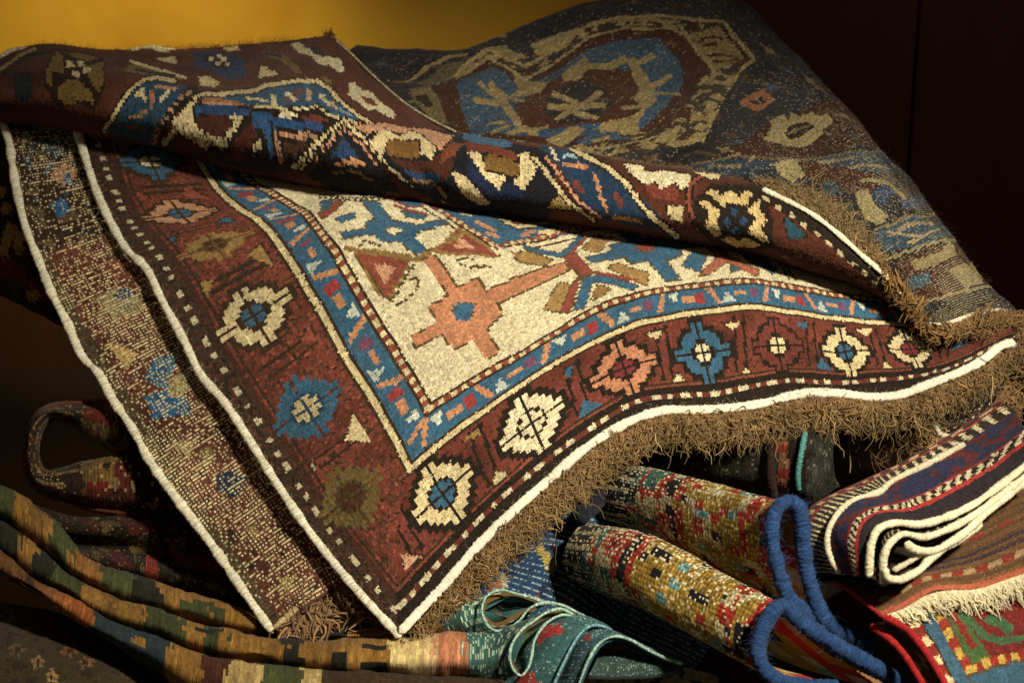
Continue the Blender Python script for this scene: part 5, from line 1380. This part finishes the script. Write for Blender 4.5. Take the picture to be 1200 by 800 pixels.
g = Cloth(loft([[(932, 674, 2.222), (958, 675, 2.20), (985, 675, 2.178), (1018, 680, 2.135), (1044, 684, 2.125), (1070, 674, 2.135)], [(932, 670, 2.30), (958, 668, 2.29), (985, 664, 2.27), (1018, 664, 2.24), (1044, 664, 2.23), (1070, 658, 2.24)]], 14, 30), lin('1E1A18'))
g.build('under_cloth', bd, WEAVE)  # closing sheet, added to stop light leaking under the bundle

# ------------------------------------------------------------------ brown kilim with cream fringe
bk_ = thing('brown_kilim', 'brown striped kilim with rows of small red dashes and a cream fringe, lower right', 'kilim', (1110, 670, 2.2))
g = Cloth(loft([[(1033, 721, 2.145), (1061, 711, 2.15), (1085, 697, 2.16), (1105, 692, 2.167), (1142, 690, 2.175), (1180, 678, 2.185), (1220, 664, 2.20)],
                [(1004, 697, 2.165), (1040, 684, 2.175), (1075, 668, 2.19), (1110, 660, 2.198), (1145, 650, 2.21), (1182, 634, 2.225), (1220, 615, 2.24)],
                [(966, 672, 2.20), (1010, 655, 2.215), (1060, 640, 2.23), (1100, 625, 2.245), (1145, 605, 2.265), (1185, 585, 2.285), (1225, 565, 2.305)],
                [(940, 650, 2.25), (1000, 620, 2.27), (1060, 590, 2.30), (1110, 575, 2.315), (1150, 555, 2.33), (1190, 535, 2.35), (1230, 515, 2.37)]], 72, 90, even=False), lin('6A4A2E'))
I, J = g.I, g.J
g.c *= (1 + smooth_noise(g.nu, g.nv, 14, 0.1))[..., None]
g.c *= np.where(I % 5 < 2, 0.8, 1.05)[..., None]
g.c[I < 3] = lin('B0563F')
g.c[(I >= 8) & (I < 11) & (J % 12 < 6)] = lin('8A2A22')
g.c[(I >= 8) & (I < 11) & (J % 12 >= 6)] = lin('A58A62')
g.c[((I >= 14) & (I < 16)) | ((I >= 18) & (I < 20))] = lin('3E3038')
g.c[(I >= 27) & (I < 29) & (J % 14 < 7)] = lin('8A2A22')
for k in range(14):
    q = rng.integers(34, 60), rng.integers(20, 86)
    g.c[q[0]:q[0] + 2, q[1]:q[1] + 7] = lin('7E2A20')
g.build('sheet', bk_, WEAVE, relief=0.0006, vary=0.12, rib=0.0008, weft=(lin('A58A62'), 0.06, 0.7), thick=0.005)
fringe('fringe', [(1033, 722, 2.138), (1061, 712, 2.143), (1085, 698, 2.153), (1105, 693, 2.16), (1142, 691, 2.168), (1180, 679, 2.178), (1220, 665, 2.193)], [(0.75, 0.55), (0.6, 0.7), (0.5, 0.8)], 1000, [0.016, 0.016, 0.017], bk_,
       dye=lin('D2C8A6'), r=0.0011, curl=0.0015, droop=0.002, lift=0.003, spread=0.15, vary=0.12)
cord('side_cord', [(966, 674, 2.198), (985, 685, 2.18), (1004, 698, 2.16), (1020, 711, 2.147), (1034, 722, 2.138)], 0.0022, CRIMSON * 0.8, bk_)

# ------------------------------------------------------------------ colourful rug in the corner
cl = thing('bordered_rug', 'colourful rug with red edge cords, yellow checks and green hooks in the lower right corner', 'rug', (1130, 760, 2.1))
g = Cloth(loft([[(1035, 722, 2.155), (1090, 700, 2.185), (1150, 680, 2.21), (1230, 650, 2.24)], [(1062, 737, 2.135), (1110, 722, 2.155), (1160, 712, 2.175), (1230, 695, 2.20)], [(1083, 760, 2.11), (1125, 750, 2.125), (1170, 744, 2.14), (1230, 735, 2.16)], [(1115, 815, 2.06), (1150, 812, 2.07), (1190, 808, 2.08), (1240, 800, 2.10)], [(1130, 850, 2.03), (1165, 850, 2.04), (1200, 850, 2.05), (1250, 845, 2.07)]], 60, 60), lin('5A4E34'))
g.line([(1068, 724), (1130, 824)], BROWN, 22)
g.line([(1068, 724), (1130, 824)], lin('8E2420'), 11)
g.line([(1068, 724), (1130, 824)], CREAM, 11, dash=(26, 12))
g.line([(1084, 720), (1150, 830)], lin('38647E'), 15)
g.line([(1097, 716), (1136, 780)], lin('9E2A22'), 10)
g.line([(1097, 716), (1136, 780)], lin('C9A440'), 10, dash=(24, 12))
g.poly([(1104, 712), (1142, 776), (1240, 752), (1240, 660), (1120, 690)], lin('7A1E22'))
g.poly([(1104, 712), (1142, 776), (1160, 770), (1148, 748), (1124, 716)], lin('4A6A3A'))
g.line([(1120, 706), (1152, 744), (1175, 752), (1240, 735)], lin('3E6A48'), 8)
g.line([(1112, 714), (1140, 754)], lin('8E2420'), 7)
g.poly([(1150, 728), (1160, 718), (1178, 724), (1190, 736), (1180, 746), (1172, 736), (1160, 732)], lin('3E6A48'))
g.poly([(1140, 700), (1160, 700), (1152, 712)], lin('C08A38'))
g.line([(1136, 782), (1240, 756)], lin('9E2A22'), 10)
g.line([(1136, 782), (1240, 756)], lin('C9A440'), 10, dash=(17, 9))
g.poly([(1138, 790), (1240, 764), (1250, 850), (1150, 850)], lin('38647E'))
g.build('pile_face', cl, PILE, relief=0.001, vary=0.15)
g = Cloth(loft([[(1015, 730, 2.19), (1040, 728, 2.17), (1062, 737, 2.15)], [(1047, 752, 2.16), (1066, 752, 2.145), (1083, 762, 2.13)], [(1075, 790, 2.12), (1090, 786, 2.11), (1102, 790, 2.10)], [(1095, 830, 2.08), (1108, 830, 2.07), (1122, 832, 2.06)]], 44, 16), lin('5A4A34'))
fm = smooth_noise(g.nu, g.nv, 3, 1)
g.c[fm > 0.7] = lin('A08A64')
g.c[fm < -0.8] = lin('7A2A26')
g.build('fold', cl, WEAVE, vary=0.2)
cord('side_cord', [(1034, 721, 2.142), (1061, 736, 2.125), (1081, 758, 2.10), (1097, 782, 2.075), (1118, 820, 2.045)], 0.0042, CRIMSON, cl, wraps=0.003, amp=0.1)
cord('side_cord', [(1020, 732, 2.165), (1046, 751, 2.14), (1061, 768, 2.12), (1074, 788, 2.10), (1095, 825, 2.065)], 0.0042, CRIMSON, cl, wraps=0.003, amp=0.1)
